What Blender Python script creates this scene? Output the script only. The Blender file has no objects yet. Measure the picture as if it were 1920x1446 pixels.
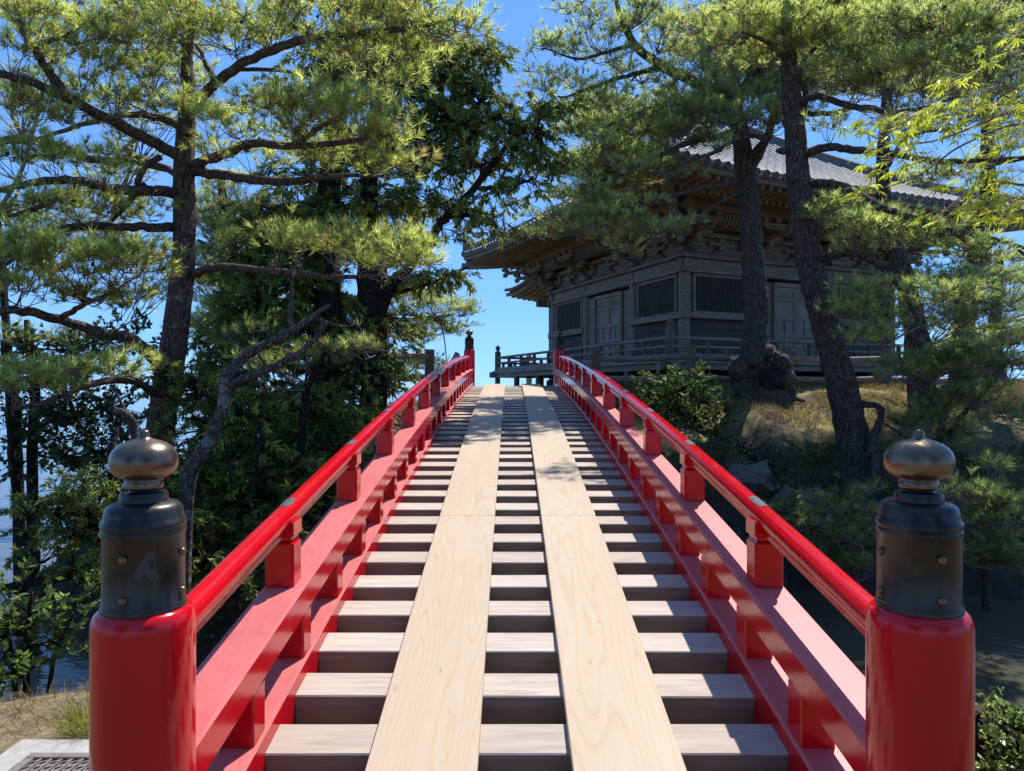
import bpy, math, random
import numpy as np
from mathutils import Vector, Matrix
R = math.radians
rng = np.random.default_rng(7)
random.seed(7)
C = bpy.context.scene.collection
S = bpy.context.scene

# ------------------------------------------------------------ camera, light, exposure
F = 1331.0            # focal length of the photograph in pixels (1920 wide)
CZ = 1.60             # eye height above the near end of the bridge deck
HY = 735.0            # row of the horizon in the photograph
cam = bpy.data.cameras.new('camera'); co = bpy.data.objects.new('camera', cam); C.objects.link(co)
co.location = (0, 0, CZ); co.rotation_euler = (R(90), 0, 0)
cam.sensor_width = 36; cam.sensor_fit = 'HORIZONTAL'; cam.lens = 36 * F / 1920; cam.shift_y = 12 / 1920
cam.clip_start = .05; cam.clip_end = 9000
S.camera = co
SUN_EL, SUN_AZ = 58.0, 30.0     # azimuth measured from +Y (view axis) towards +X
W = bpy.data.worlds.new('World'); S.world = W; W.use_nodes = True
nt = W.node_tree; nt.nodes.clear()
sky = nt.nodes.new('ShaderNodeTexSky'); sky.sky_type = 'NISHITA'; sky.sun_disc = False
sky.sun_elevation = R(SUN_EL); sky.sun_rotation = R(SUN_AZ); sky.air_density = .8; sky.dust_density = 0; sky.ozone_density = 10.0
bg = nt.nodes.new('ShaderNodeBackground'); bg.inputs[1].default_value = .128
wo = nt.nodes.new('ShaderNodeOutputWorld')
gm = nt.nodes.new('ShaderNodeGamma'); gm.inputs[1].default_value = .5      # flatter, bluer clear summer sky
mxs = nt.nodes.new('ShaderNodeMix'); mxs.data_type = 'RGBA'; mxs.blend_type = 'MULTIPLY'; mxs.inputs[0].default_value = 1; mxs.inputs[7].default_value = (1.02, 1.68, 2.6, 1)
nt.links.new(sky.outputs[0], gm.inputs[0]); nt.links.new(gm.outputs[0], mxs.inputs[6]); nt.links.new(mxs.outputs[2], bg.inputs[0]); nt.links.new(bg.outputs[0], wo.inputs[0])
sl = bpy.data.lights.new('sun', 'SUN'); sl.energy = 5.0; sl.angle = R(.53); sl.color = (1, .95, .87)
so = bpy.data.objects.new('sun', sl); C.objects.link(so)
sd = Vector((math.sin(R(SUN_AZ)) * math.cos(R(SUN_EL)), math.cos(R(SUN_AZ)) * math.cos(R(SUN_EL)), math.sin(R(SUN_EL))))
so.rotation_euler = sd.to_track_quat('Z', 'Y').to_euler(); so.location = sd * 60
S.view_settings.view_transform = 'Standard'; S.view_settings.look = 'None'; S.view_settings.gamma = 1
S.view_settings.exposure = 0.56
S.cycles.max_bounces = 9; S.cycles.diffuse_bounces = 7; S.cycles.glossy_bounces = 3; S.cycles.transmission_bounces = 5; S.cycles.sample_clamp_indirect = 6
S.cycles.transparent_max_bounces = 4; S.cycles.caustics_reflective = False; S.cycles.caustics_refractive = False

def P(px, py, d):
    """a point at distance d in front of the camera, seen at pixel (px,py) of the photograph"""
    return np.array([(px - 960) / F * d, d, CZ + (HY - py) / F * d])

# ------------------------------------------------------------ mesh helpers
class MB:
    def __init__(s): s.V = []; s.Fc = []; s.n = 0; s.T = []
    def add(s, v, f, tint=None):
        v = np.asarray(v, float).reshape(-1, 3); f = np.asarray(f, np.int64)
        if f.ndim == 1: f = f[None]
        s.V.append(v); s.Fc.append(f + s.n); s.n += len(v)
        s.T.append(np.full(len(f), .5) if tint is None else np.broadcast_to(tint, (len(f),)))
    def cbox(s, c, size, b=.006, M=None):
        hx, hy, hz = [q / 2 for q in size]; b = min(b, hx * .9, hy * .9, hz * .9)
        v = []; 
        for sx in (-1, 1):
            for sy in (-1, 1):
                for sz in (-1, 1):
                    v += [(sx * hx, sy * (hy - b), sz * (hz - b)), (sx * (hx - b), sy * hy, sz * (hz - b)), (sx * (hx - b), sy * (hy - b), sz * hz)]
        v = np.array(v)
        I = lambda sx, sy, sz, k: ((sx > 0) * 4 + (sy > 0) * 2 + (sz > 0)) * 3 + k
        q = []
        for sg in (-1, 1):
            a = [I(sg, -1, -1, 0), I(sg, 1, -1, 0), I(sg, 1, 1, 0), I(sg, -1, 1, 0)]; q.append(a if sg > 0 else a[::-1])
            a = [I(-1, sg, -1, 1), I(1, sg, -1, 1), I(1, sg, 1, 1), I(-1, sg, 1, 1)]; q.append(a[::-1] if sg > 0 else a)
            a = [I(-1, -1, sg, 2), I(1, -1, sg, 2), I(1, 1, sg, 2), I(-1, 1, sg, 2)]; q.append(a if sg > 0 else a[::-1])
        for s1 in (-1, 1):
            for s2 in (-1, 1):
                a = [I(s1, s2, -1, 0), I(s1, s2, -1, 1), I(s1, s2, 1, 1), I(s1, s2, 1, 0)]; q.append(a if s1 * s2 > 0 else a[::-1])
                a = [I(s1, -1, s2, 0), I(s1, 1, s2, 0), I(s1, 1, s2, 2), I(s1, -1, s2, 2)]; q.append(a if s1 * s2 > 0 else a[::-1])
                a = [I(-1, s1, s2, 1), I(-1, s1, s2, 2), I(1, s1, s2, 2), I(1, s1, s2, 1)]; q.append(a if s1 * s2 > 0 else a[::-1])
        t = []
        for sx in (-1, 1):
            for sy in (-1, 1):
                for sz in (-1, 1):
                    a = [I(sx, sy, sz, 0), I(sx, sy, sz, 1), I(sx, sy, sz, 2)]; t.append(a if sx * sy * sz > 0 else a[::-1])
        if M is not None: v = v @ np.asarray(M)[:3, :3].T
        v = v + np.asarray(c)
        s.add(v, q); n0 = s.n - len(v)
        s.Fc.append(np.array(t) + n0); s.T.append(np.full(8, .5))
    def lathe(s, prof, seg=32, c=(0, 0, 0)):
        a = np.linspace(0, 2 * math.pi, seg, endpoint=False); pr = np.array(prof, float)
        v = np.stack([pr[:, 0, None] * np.cos(a), pr[:, 0, None] * np.sin(a), np.repeat(pr[:, 1, None], seg, 1)], -1).reshape(-1, 3) + np.asarray(c)
        i, j = np.meshgrid(np.arange(len(pr) - 1), np.arange(seg), indexing='ij'); j2 = (j + 1) % seg
        s.add(v, np.stack([i * seg + j, i * seg + j2, (i + 1) * seg + j2, (i + 1) * seg + j], -1).reshape(-1, 4))
    def sweep(s, sec, frames, caps=True):
        """sec: closed (a,b) loop; frames: list of (origin, A axis, B axis)"""
        sec = np.array(sec, float); k = len(sec)
        v = np.concatenate([np.asarray(o) + sec[:, :1] * np.asarray(A) + sec[:, 1:] * np.asarray(B) for o, A, B in frames])
        n = len(frames); i, j = np.meshgrid(np.arange(n - 1), np.arange(k), indexing='ij'); j2 = (j + 1) % k
        s.add(v, np.stack([i * k + j, (i + 1) * k + j, (i + 1) * k + j2, i * k + j2], -1).reshape(-1, 4))
        if caps:
            n0 = s.n - len(v)
            s.Fc.append(np.arange(k)[None] + n0); s.T.append(np.full(1, .5))
            s.Fc.append((np.arange(k)[::-1] + (n - 1) * k)[None] + n0); s.T.append(np.full(1, .5))
    def tube(s, pts, rad, seg=8, caps=True, lump=0.):
        pts = np.asarray(pts, float); n = len(pts); rad = np.broadcast_to(rad, (n,))
        t = np.gradient(pts, axis=0); t /= np.linalg.norm(t, axis=1)[:, None] + 1e-9
        ref = np.array([0, 0, 1.]) if abs(t[0, 2]) < .8 else np.array([0, 1., 0])
        u = np.cross(t[0], ref); u /= np.linalg.norm(u); fr = []
        for i in range(n):
            u = u - t[i] * (u @ t[i]); u /= np.linalg.norm(u) + 1e-9
            fr.append((u, np.cross(t[i], u)))
        a = np.linspace(0, 2 * math.pi, seg, endpoint=False)
        v = []
        for i in range(n):
            rr = rad[i] * (1 + lump * rng.normal(size=seg)) if lump else rad[i]
            v.append(pts[i] + (rr * np.cos(a))[:, None] * fr[i][0] + (rr * np.sin(a))[:, None] * fr[i][1] if lump else pts[i] + rr * (np.cos(a)[:, None] * fr[i][0] + np.sin(a)[:, None] * fr[i][1]))
        v = np.concatenate(v)
        i, j = np.meshgrid(np.arange(n - 1), np.arange(seg), indexing='ij'); j2 = (j + 1) % seg
        s.add(v, np.stack([i * seg + j, i * seg + j2, (i + 1) * seg + j2, (i + 1) * seg + j], -1).reshape(-1, 4))
        if caps:
            n0 = s.n - len(v)
            s.Fc.append(np.arange(seg)[::-1][None] + n0); s.T.append(np.full(1, .5))
            s.Fc.append((np.arange(seg) + (n - 1) * seg)[None] + n0); s.T.append(np.full(1, .5))
    def blob(s, c, r, seg=8, rings=5, jit=0., sq=(1, 1, 1)):
        th = np.linspace(0, math.pi, rings + 2)[1:-1]; a = np.linspace(0, 2 * math.pi, seg, endpoint=False)
        v = np.concatenate([np.stack([np.sin(t) * np.cos(a), np.sin(t) * np.sin(a), np.full(seg, np.cos(t))], -1) for t in th] + [[[0, 0, 1]], [[0, 0, -1]]])
        if jit: v = v * (1 + jit * rng.normal(size=(len(v), 1)))
        v = v * r * np.array(sq) + np.asarray(c); k = rings * seg
        f = []; t3 = []
        for i in range(rings - 1):
            for j in range(seg):
                j2 = (j + 1) % seg; f.append([i * seg + j, (i + 1) * seg + j, (i + 1) * seg + j2, i * seg + j2])
        for j in range(seg):
            j2 = (j + 1) % seg; t3.append([k, j, j2]); t3.append([k + 1, (rings - 1) * seg + j2, (rings - 1) * seg + j])
        s.add(v, f); s.Fc.append(np.array(t3) + s.n - len(v)); s.T.append(np.full(len(t3), .5))
    def mesh(s, name, mat, smooth=False, top=None, tint=False):
        v = np.concatenate(s.V); me = bpy.data.meshes.new(name)
        me.vertices.add(len(v)); me.vertices.foreach_set('co', v.astype(np.float32).ravel())
        lv = np.concatenate([f.ravel() for f in s.Fc]); lt = np.concatenate([np.full(len(f), f.shape[1]) for f in s.Fc])
        ls = np.concatenate([[0], np.cumsum(lt)[:-1]])
        me.loops.add(len(lv)); me.loops.foreach_set('vertex_index', lv.astype(np.int32))
        me.polygons.add(len(lt)); me.polygons.foreach_set('loop_start', ls.astype(np.int32))
        me.update(calc_edges=True)
        me.polygons.foreach_set('use_smooth', np.full(len(lt), bool(smooth)))
        if tint:
            at = me.attributes.new('tint', 'FLOAT', 'FACE'); at.data.foreach_set('value', np.concatenate(s.T).astype(np.float32))
        me.materials.append(mat)
        if top is not None:
            me.materials.append(top)
            nn = np.zeros(len(lt) * 3, np.float32); me.polygons.foreach_get('normal', nn)
            me.polygons.foreach_set('material_index', (nn.reshape(-1, 3)[:, 2] > .7).astype(np.int32))
        me.update()
        if smooth == 2: me.set_sharp_from_angle(angle=R(38))
        return me
    def build(s, name, mat, parent=None, smooth=False, world=True, **k):
        if parent is not None and world:
            p = parent
            while p.parent is not None: p = p.parent
            s.V = [q - np.array(p.location) for q in s.V]
        o = bpy.data.objects.new(name, s.mesh(name, mat, smooth, **k)); C.objects.link(o)
        if parent is not None: o.parent = parent
        return o

def inst(name, me, parent, loc=(0, 0, 0), rot=(0, 0, 0)):
    o = bpy.data.objects.new(name, me); C.objects.link(o); o.parent = parent; o.location = loc; o.rotation_euler = rot
    return o
def tag(o, label=None, cat=None, group=None, kind=None):
    if label: o['label'] = label
    if cat: o['category'] = cat
    if group: o['group'] = group
    if kind: o['kind'] = kind
    return o
def thing(name, label, cat, loc, rz=0, group=None):
    o = bpy.data.objects.new(name, None); C.objects.link(o); o.location = [float(q) for q in loc]; o.rotation_euler = (0, 0, rz); o.empty_display_size = .2
    return tag(o, label, cat, group)
def catmull(p, sub=5):
    p = np.asarray(p, float); q = np.vstack([2 * p[0] - p[1], p, 2 * p[-1] - p[-2]]); out = []
    for i in range(1, len(q) - 2):
        for t in np.linspace(0, 1, sub, endpoint=False):
            a, b, c, d = q[i - 1], q[i], q[i + 1], q[i + 2]
            out.append(.5 * (2 * b + (c - a) * t + (2 * a - 5 * b + 4 * c - d) * t * t + (3 * b - a - 3 * c + d) * t ** 3))
    out.append(p[-1]); return np.array(out)

# ------------------------------------------------------------ materials
class NM:
    def __init__(s, name):
        s.m = bpy.data.materials.new(name); s.m.use_nodes = True; s.t = s.m.node_tree; s.t.nodes.clear()
        s.out = s.n('ShaderNodeOutputMaterial')
    def n(s, ty, **k):
        x = s.t.nodes.new(ty)
        for a, b in k.items(): setattr(x, a, b)
        return x
    def l(s, a, b): s.t.links.new(a, b)
    def coord(s, scale=(1, 1, 1), kind='Object', rot=(0, 0, 0)):
        tc = s.n('ShaderNodeTexCoord'); mp = s.n('ShaderNodeMapping'); mp.inputs['Scale'].default_value = scale; mp.inputs['Rotation'].default_value = rot
        s.l(tc.outputs[kind], mp.inputs[0]); return mp.outputs[0]
    def noise(s, vec, scale, detail=6, rough=.6, dist=0):
        x = s.n('ShaderNodeTexNoise'); x.inputs['Scale'].default_value = scale; x.inputs['Detail'].default_value = detail
        x.inputs['Roughness'].default_value = rough; x.inputs['Distortion'].default_value = dist
        s.l(vec, x.inputs['Vector']); return x.outputs['Fac']
    def vor(s, vec, scale, feat='F1', out='Distance'):
        x = s.n('ShaderNodeTexVoronoi', feature=feat); x.inputs['Scale'].default_value = scale; s.l(vec, x.inputs['Vector']); return x.outputs[out]
    def ramp(s, fac, stops, interp='LINEAR'):
        x = s.n('ShaderNodeValToRGB'); x.color_ramp.interpolation = interp; e = x.color_ramp.elements
        while len(e) < len(stops): e.new(.5)
        for a, (p, c) in zip(e, stops):
            a.position = p; a.color = (*c, 1) if len(c) == 3 else c
        s.l(fac, x.inputs[0]); return x.outputs[0]
    def mix(s, fac, a, b, bt='MIX'):
        x = s.n('ShaderNodeMix', data_type='RGBA', blend_type=bt)
        for q, i in ((fac, 0), (a, 6), (b, 7)):
            if isinstance(q, (int, float)): x.inputs[i].default_value = q
            elif isinstance(q, tuple): x.inputs[i].default_value = (*q, 1)
            else: s.l(q, x.inputs[i])
        return x.outputs[2]
    def math(s, op, a, b=0., c=0.):
        x = s.n('ShaderNodeMath', operation=op)
        for i, q in enumerate((a, b, c)):
            if isinstance(q, (int, float)): x.inputs[i].default_value = q
            else: s.l(q, x.inputs[i])
        return x.outputs[0]
    def bump(s, h, strength=.3, dist=.01, prev=None):
        x = s.n('ShaderNodeBump'); x.inputs['Strength'].default_value = strength; x.inputs['Distance'].default_value = dist
        s.l(h, x.inputs['Height'])
        if prev is not None: s.l(prev, x.inputs['Normal'])
        return x.outputs[0]
    def pbr(s, col, rough=.5, normal=None, metal=0., spec=.5, coat=0.):
        x = s.n('ShaderNodeBsdfPrincipled')
        for q, nme in ((col, 'Base Color'), (rough, 'Roughness'), (metal, 'Metallic'), (spec, 'Specular IOR Level'), (coat, 'Coat Weight')):
            if isinstance(q, (int, float)): x.inputs[nme].default_value = q
            elif isinstance(q, tuple): x.inputs[nme].default_value = (*q, 1)
            else: s.l(q, x.inputs[nme])
        x.inputs['Coat Roughness'].default_value = .08
        if normal is not None: s.l(normal, x.inputs['Normal'])
        s.l(x.outputs[0], s.out.inputs[0]); return x

def m_red():
    m = NM('red_lacquer'); v = m.coord(); a = m.noise(v, 2.2, 5, .65); b = m.noise(v, 30, 6, .7); g = m.noise(v, 5.5, 6, .7)
    c = m.ramp(a, [(.3, (.47, .0006, .006)), (.7, (.57, .0015, .010))])
    c = m.mix(m.ramp(g, [(.58, (0,) * 3), (.78, (.4,) * 3)]), c, (.28, .008, .01))
    c = m.mix(m.ramp(b, [(.68, (0,) * 3), (.72, (.7,) * 3)]), c, (.42, .05, .045))
    chip = m.ramp(m.math('ADD', m.noise(v, 17, 6, .75), m.math('MULTIPLY', a, .25)), [(.80, (0,) * 3), (.815, (.9,) * 3)]); c = m.mix(chip, c, (.14, .10, .09))
    rr = m.ramp(g, [(.3, (.09,) * 3), (.62, (.20,) * 3), (.8, (.42,) * 3)]); rr = m.mix(chip, rr, (.7, .7, .7))
    bp = m.bump(m.noise(m.coord((70, 70, 4)), 1, 4), .09, .003); bp = m.bump(m.noise(v, 12, 4), .14, .008, bp)
    bl = m.ramp(m.vor(m.coord((26, 26, 14)), 1), [(.05, (1,) * 3), (.16, (0,) * 3)]); bp = m.bump(bl, .12, .003, bp)
    m.pbr(c, rr, bp, spec=.4); return m.m
def m_redfade():
    m = NM('faded_red_paint'); v = m.coord(); a = m.noise(v, 3, 5); g = m.noise(m.coord((60, 3, 60)), 1, 5)
    c = m.ramp(a, [(.3, (.47, .09, .088)), (.7, (.54, .135, .13))]); c = m.mix(.25, c, m.ramp(g, [(.35, (.42, .07, .07)), (.65, (.58, .18, .175))]))
    c = m.mix(m.ramp(m.noise(v, 26, 5), [(.66, (0,) * 3), (.72, (.5,) * 3)]), c, (.38, .03, .04))
    m.pbr(c, .48, m.bump(g, .15, .004), spec=.5); return m.m
def m_plank():
    m = NM('new_softwood'); w = m.noise(m.coord((2.2, .35, 2.2)), 1, 3, .5)
    info = m.n('ShaderNodeObjectInfo'); vm = m.n('ShaderNodeVectorMath', operation='ADD'); m.l(m.coord((1.8, .05, 1)), vm.inputs[0])
    cmb = m.n('ShaderNodeCombineXYZ'); m.l(m.math('MULTIPLY', info.outputs['Random'], 7.), cmb.inputs[0]); m.l(m.math('MULTIPLY', info.outputs['Random'], 5.), cmb.inputs[1]); m.l(cmb.outputs[0], vm.inputs[1])
    nb = m.noise(vm.outputs[0], 2.2, 2, .35); rings = m.math('FRACT', m.math('MULTIPLY', nb, 22.))
    line = m.ramp(rings, [(0, (.7,) * 3), (.16, (.0,) * 3), (.72, (.12,) * 3), (1, (1,) * 3)])
    fib = m.noise(m.coord((190, 2.2, 60)), 1, 5, .6); st = m.noise(m.coord((5, .5, 5)), 1, 6, .7)
    c = m.ramp(w, [(.3, (.405, .32, .24)), (.7, (.465, .38, .295))])
    c = m.mix(m.math('MULTIPLY', line, .55), c, (.36, .225, .12)); c = m.mix(.34, c, m.ramp(fib, [(.35, (.46, .34, .21)), (.65, (.49, .41, .295))]))
    c = m.mix(m.ramp(st, [(.52, (0,) * 3), (.75, (.28,) * 3)]), c, (.40, .32, .235))
    kn = m.vor(m.coord((7, 1.6, 1)), 1.1); c = m.mix(m.ramp(kn, [(.03, (.7,) * 3), (.075, (0,) * 3)]), c, (.36, .20, .10))
    nl = m.vor(m.coord((9, 9, 1)), 1); c = m.mix(m.ramp(nl, [(.025, (.7,) * 3), (.04, (0,) * 3)]), c, (.16, .12, .09))
    m.pbr(c, .62, m.bump(fib, .25, .003), spec=.25); return m.m
def m_beam(name, k):
    m = NM(name); info = m.n('ShaderNodeObjectInfo'); vm = m.n('ShaderNodeVectorMath', operation='ADD'); m.l(m.coord((2.5, 40, 40)), vm.inputs[0])
    cmb = m.n('ShaderNodeCombineXYZ')
    for i in range(3): m.l(m.math('MULTIPLY', info.outputs['Random'], 91. + 31 * i), cmb.inputs[i])
    m.l(cmb.outputs[0], vm.inputs[1])
    g = m.noise(vm.outputs[0], 1, 7, .65, .6); big = m.noise(m.coord((2, 6, 6)), 1.3, 4)
    c = m.ramp(g, [(.28, (.34, .275, .22)), (.5, (.50, .43, .36)), (.72, (.60, .525, .445))])
    c = m.mix(m.ramp(big, [(.35, (.45,) * 3), (.62, (0,) * 3)]), c, (.37, .315, .27))
    c = m.mix(m.math('MULTIPLY', m.math('ABSOLUTE', m.math('SUBTRACT', info.outputs['Random'], .5)), 1.1), c, (.27, .215, .17))
    cr = m.ramp(m.noise(m.coord((1.2, 70, 70)), 1, 3, .5, 1.2), [(.27, (1,) * 3), (.31, (0,) * 3)]); c = m.mix(m.math('MULTIPLY', cr, .6), c, (.12, .10, .085))
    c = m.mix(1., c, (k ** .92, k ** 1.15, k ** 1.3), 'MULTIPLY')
    m.pbr(c, .78, m.bump(g, .45, .004), spec=.2); return m.m
def m_wood(name, dark, mid, light, axis=2, grain=28, rough=.8, bs=.5):
    m = NM(name); sc = [grain] * 3; sc[axis] = grain * .06; info = m.n('ShaderNodeObjectInfo')
    vm = m.n('ShaderNodeVectorMath', operation='ADD'); m.l(m.coord(tuple(sc)), vm.inputs[0]); cmb = m.n('ShaderNodeCombineXYZ')
    for i in range(3): m.l(m.math('MULTIPLY', info.outputs['Random'], 57. + 23 * i), cmb.inputs[i])
    m.l(cmb.outputs[0], vm.inputs[1])
    g = m.noise(vm.outputs[0], 1, 7, .65, .5); big = m.noise(m.coord(), 1.7, 5)
    c = m.ramp(g, [(.3, dark), (.52, mid), (.75, light)]); c = m.mix(m.ramp(big, [(.35, (.55,) * 3), (.7, (0,) * 3)]), c, dark)
    m.pbr(c, rough, m.bump(g, bs, .008), spec=.25); return m.m
def m_bronze(name, c1, c2, rough, metal):
    m = NM(name); v = m.coord(); a = m.noise(v, 7, 6, .65); b = m.noise(m.coord((30, 30, 4)), 1, 4)
    c = m.ramp(a, [(.32, c1), (.68, c2)]); c = m.mix(m.ramp(b, [(.55, (0,) * 3), (.8, (.35,) * 3)]), c, tuple(q * 1.8 for q in c2))
    rr = m.ramp(a, [(.3, (rough * .8,) * 3), (.7, (rough * 1.3,) * 3)])
    m.pbr(c, rr, m.bump(m.noise(v, 60, 4), .06, .002), metal=metal); return m.m
def m_bark(name, c1, c2, c3, sc=9., lichen=0.):
    m = NM(name); vz = m.coord((sc, sc, sc * .33)); w = m.math('MULTIPLY', m.noise(m.coord(), sc * 1.1, 6), 1.6)
    vm = m.n('ShaderNodeVectorMath', operation='ADD'); m.l(vz, vm.inputs[0]); cc = m.n('ShaderNodeCombineXYZ'); m.l(w, cc.inputs[0]); m.l(w, cc.inputs[1]); m.l(cc.outputs[0], vm.inputs[1])
    e = m.vor(vm.outputs[0], 2.7, 'DISTANCE_TO_EDGE'); n = m.noise(vz, 3, 7, .7)
    c = m.ramp(n, [(.36, c1), (.5, c2), (.63, c3)]); c = m.mix(m.math('MULTIPLY', m.ramp(e, [(.0, (.8,) * 3), (.14, (0,) * 3)]), m.ramp(n, [(.35, (1,) * 3), (.65, (.35,) * 3)])), c, tuple(q * .5 for q in c1))
    if lichen: c = m.mix(m.ramp(m.noise(m.coord(), 5.5, 5, .6), [(1 - lichen, (0,) * 3), (1.04 - lichen, (.85,) * 3)]), c, (.36, .38, .34))
    h = m.math('ADD', m.math('MULTIPLY', m.math('MINIMUM', e, .2), 2.0), m.math('MULTIPLY', n, .8))
    m.pbr(c, .9, m.bump(h, 1., .06), spec=.15); return m.m
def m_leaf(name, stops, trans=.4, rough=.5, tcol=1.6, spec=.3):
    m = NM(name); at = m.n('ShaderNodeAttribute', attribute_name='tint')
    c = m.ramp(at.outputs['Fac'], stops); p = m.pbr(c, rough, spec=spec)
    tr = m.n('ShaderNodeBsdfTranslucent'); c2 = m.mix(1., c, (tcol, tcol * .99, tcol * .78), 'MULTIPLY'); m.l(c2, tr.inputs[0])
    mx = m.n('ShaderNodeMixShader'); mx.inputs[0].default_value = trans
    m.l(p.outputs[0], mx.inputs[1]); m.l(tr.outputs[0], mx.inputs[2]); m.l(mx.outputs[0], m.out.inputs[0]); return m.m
def m_simple(name, c1, c2, sc=6, rough=.8, bs=.3, bd=.01, spec=.3):
    m = NM(name); v = m.coord(); n = m.noise(v, sc, 8, .65); m.pbr(m.ramp(n, [(.3, c1), (.7, c2)]), rough, m.bump(n, bs, bd), spec=spec); return m.m

RED = m_red(); FADE = m_redfade(); PLANK = m_plank(); BEAM = m_beam('bleached_timber', 1.); BEAMS = m_beam('shade_painted_timber', .6)  # BEAMS: less bleached timber with the shade of fronts and sides painted in
CAP = m_bronze('dark_bronze', (.020, .020, .021), (.066, .060, .052), .33, .7); FIN = m_bronze('worn_bronze', (.125, .09, .062), (.22, .165, .115), .29, .82)
STUD = m_bronze('brass_stud', (.14, .09, .045), (.24, .16, .085), .32, .9); TAPE = m_simple('grey_tape', (.032, .033, .034), (.07, .072, .074), 18, .5)
PLATE = m_simple('bare_grey_patch', (.035, .04, .046), (.095, .10, .105), 55, .75, .5, .004)
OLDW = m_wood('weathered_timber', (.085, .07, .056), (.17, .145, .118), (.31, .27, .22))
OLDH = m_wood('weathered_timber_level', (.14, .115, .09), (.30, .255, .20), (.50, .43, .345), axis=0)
WALLW = m_wood('grey_wall_boards', (.14, .116, .092), (.28, .236, .192), (.45, .39, .325), axis=0, grain=20)
DOORW = m_wood('silvery_door_boards', (.19, .162, .132), (.34, .296, .248), (.50, .445, .385), axis=2, grain=24)
EAVE = m_wood('brown_eave_timber', (.13, .104, .082), (.27, .222, .178), (.44, .375, .31), axis=1, grain=18)
EAVEX = m_wood('brown_beam_timber', (.12, .098, .078), (.25, .208, .168), (.42, .355, .295), axis=0, grain=18)
LOG = m_wood('grey_log', (.12, .10, .082), (.26, .225, .185), (.46, .405, .34), axis=0, grain=22)
TILE = m_simple('grey_roof_tile', (.11, .112, .114), (.32, .322, .325), 3.5, .75, .25, .02, .2)
BOARD = m_wood('dark_wall_panel', (.05, .043, .036), (.105, .09, .076), (.20, .175, .15), axis=0, grain=20)
LATT = m_wood('lattice_timber', (.05, .043, .036), (.10, .087, .073), (.18, .158, .133), axis=2, grain=24)
DARK = m_simple('dark_interior', (.012, .011, .01), (.022, .02, .018), 4, .95)
STONE = m_simple('grey_stone', (.16, .155, .145), (.34, .33, .31), 9, .9, .5, .02)
ROCK = m_simple('dark_rock', (.05, .046, .04), (.19, .17, .145), 3.5, .9, .9, .08)
CONC = m_simple('pale_concrete', (.27, .26, .24), (.40, .385, .355), 14, .9, .25, .004)
RUST = m_simple('rusty_iron', (.12, .10, .09), (.22, .185, .17), 25, .7, .3, .004)
BARK_L = m_bark('red_pine_bark', (.085, .055, .045), (.19, .13, .108), (.33, .25, .215), 11, .36)
BARK_R = m_bark('dark_pine_bark', (.06, .05, .043), (.14, .117, .10), (.25, .215, .185), 10, .27)
BARK_D = m_bark('black_bark', (.022, .018, .015), (.05, .042, .035), (.09, .078, .066), 9, .2)
BARK_G = m_bark('lichen_grey_bark', (.065, .054, .048), (.15, .128, .115), (.30, .27, .25), 10, .42)
NEED = m_leaf('pine_needles', [(0, (.52, .34, .16)), (.06, (.50, .37, .16)), (.09, (.17, .225, .075)), (.5, (.42, .50, .15)), (1, (.72, .76, .25))], .72, .38, 1.15)
NEED_D = m_leaf('blue_green_needles', [(0, (.44, .30, .15)), (.05, (.42, .31, .15)), (.08, (.16, .225, .09)), (.5, (.37, .46, .165)), (1, (.66, .72, .25))], .70, .38, 1.15)
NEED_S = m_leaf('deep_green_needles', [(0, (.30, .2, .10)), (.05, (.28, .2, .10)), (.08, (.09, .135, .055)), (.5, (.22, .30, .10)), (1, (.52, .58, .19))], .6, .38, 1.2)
IVY = m_leaf('ivy_leaves', [(0, (.03, .05, .02)), (.6, (.075, .10, .035)), (1, (.17, .19, .07))], .25, .7, 1.3, .12)
CYP = m_leaf('dark_evergreen_sprays', [(0, (.22, .13, .05)), (.07, (.19, .12, .045)), (.1, (.06, .10, .035)), (.6, (.18, .24, .06)), (1, (.50, .54, .12))], .42, .5, 1.3)
TWIG = m_simple('pine_twig', (.11, .085, .07), (.26, .21, .18), 14, .85)
BROAD = m_leaf('dark_glossy_leaves', [(0, (.03, .052, .018)), (.6, (.065, .10, .028)), (1, (.16, .21, .05))], .25, .32, 1.5, .5)
SHRUB = m_leaf('light_shrub_leaves', [(0, (.045, .075, .02)), (.6, (.09, .135, .028)), (1, (.20, .24, .05))], .4, .4, 1.5, .4)
MAPLE = m_leaf('yellow_green_maple_leaves', [(0, (.22, .27, .02)), (.6, (.36, .42, .04)), (1, (.50, .52, .07))], .55, .4, 1.5)
GRASSM = m_leaf('dry_grass', [(0, (.16, .12, .065)), (.6, (.27, .21, .105)), (1, (.21, .205, .065))], .3, .7, 1.3, .15)

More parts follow.
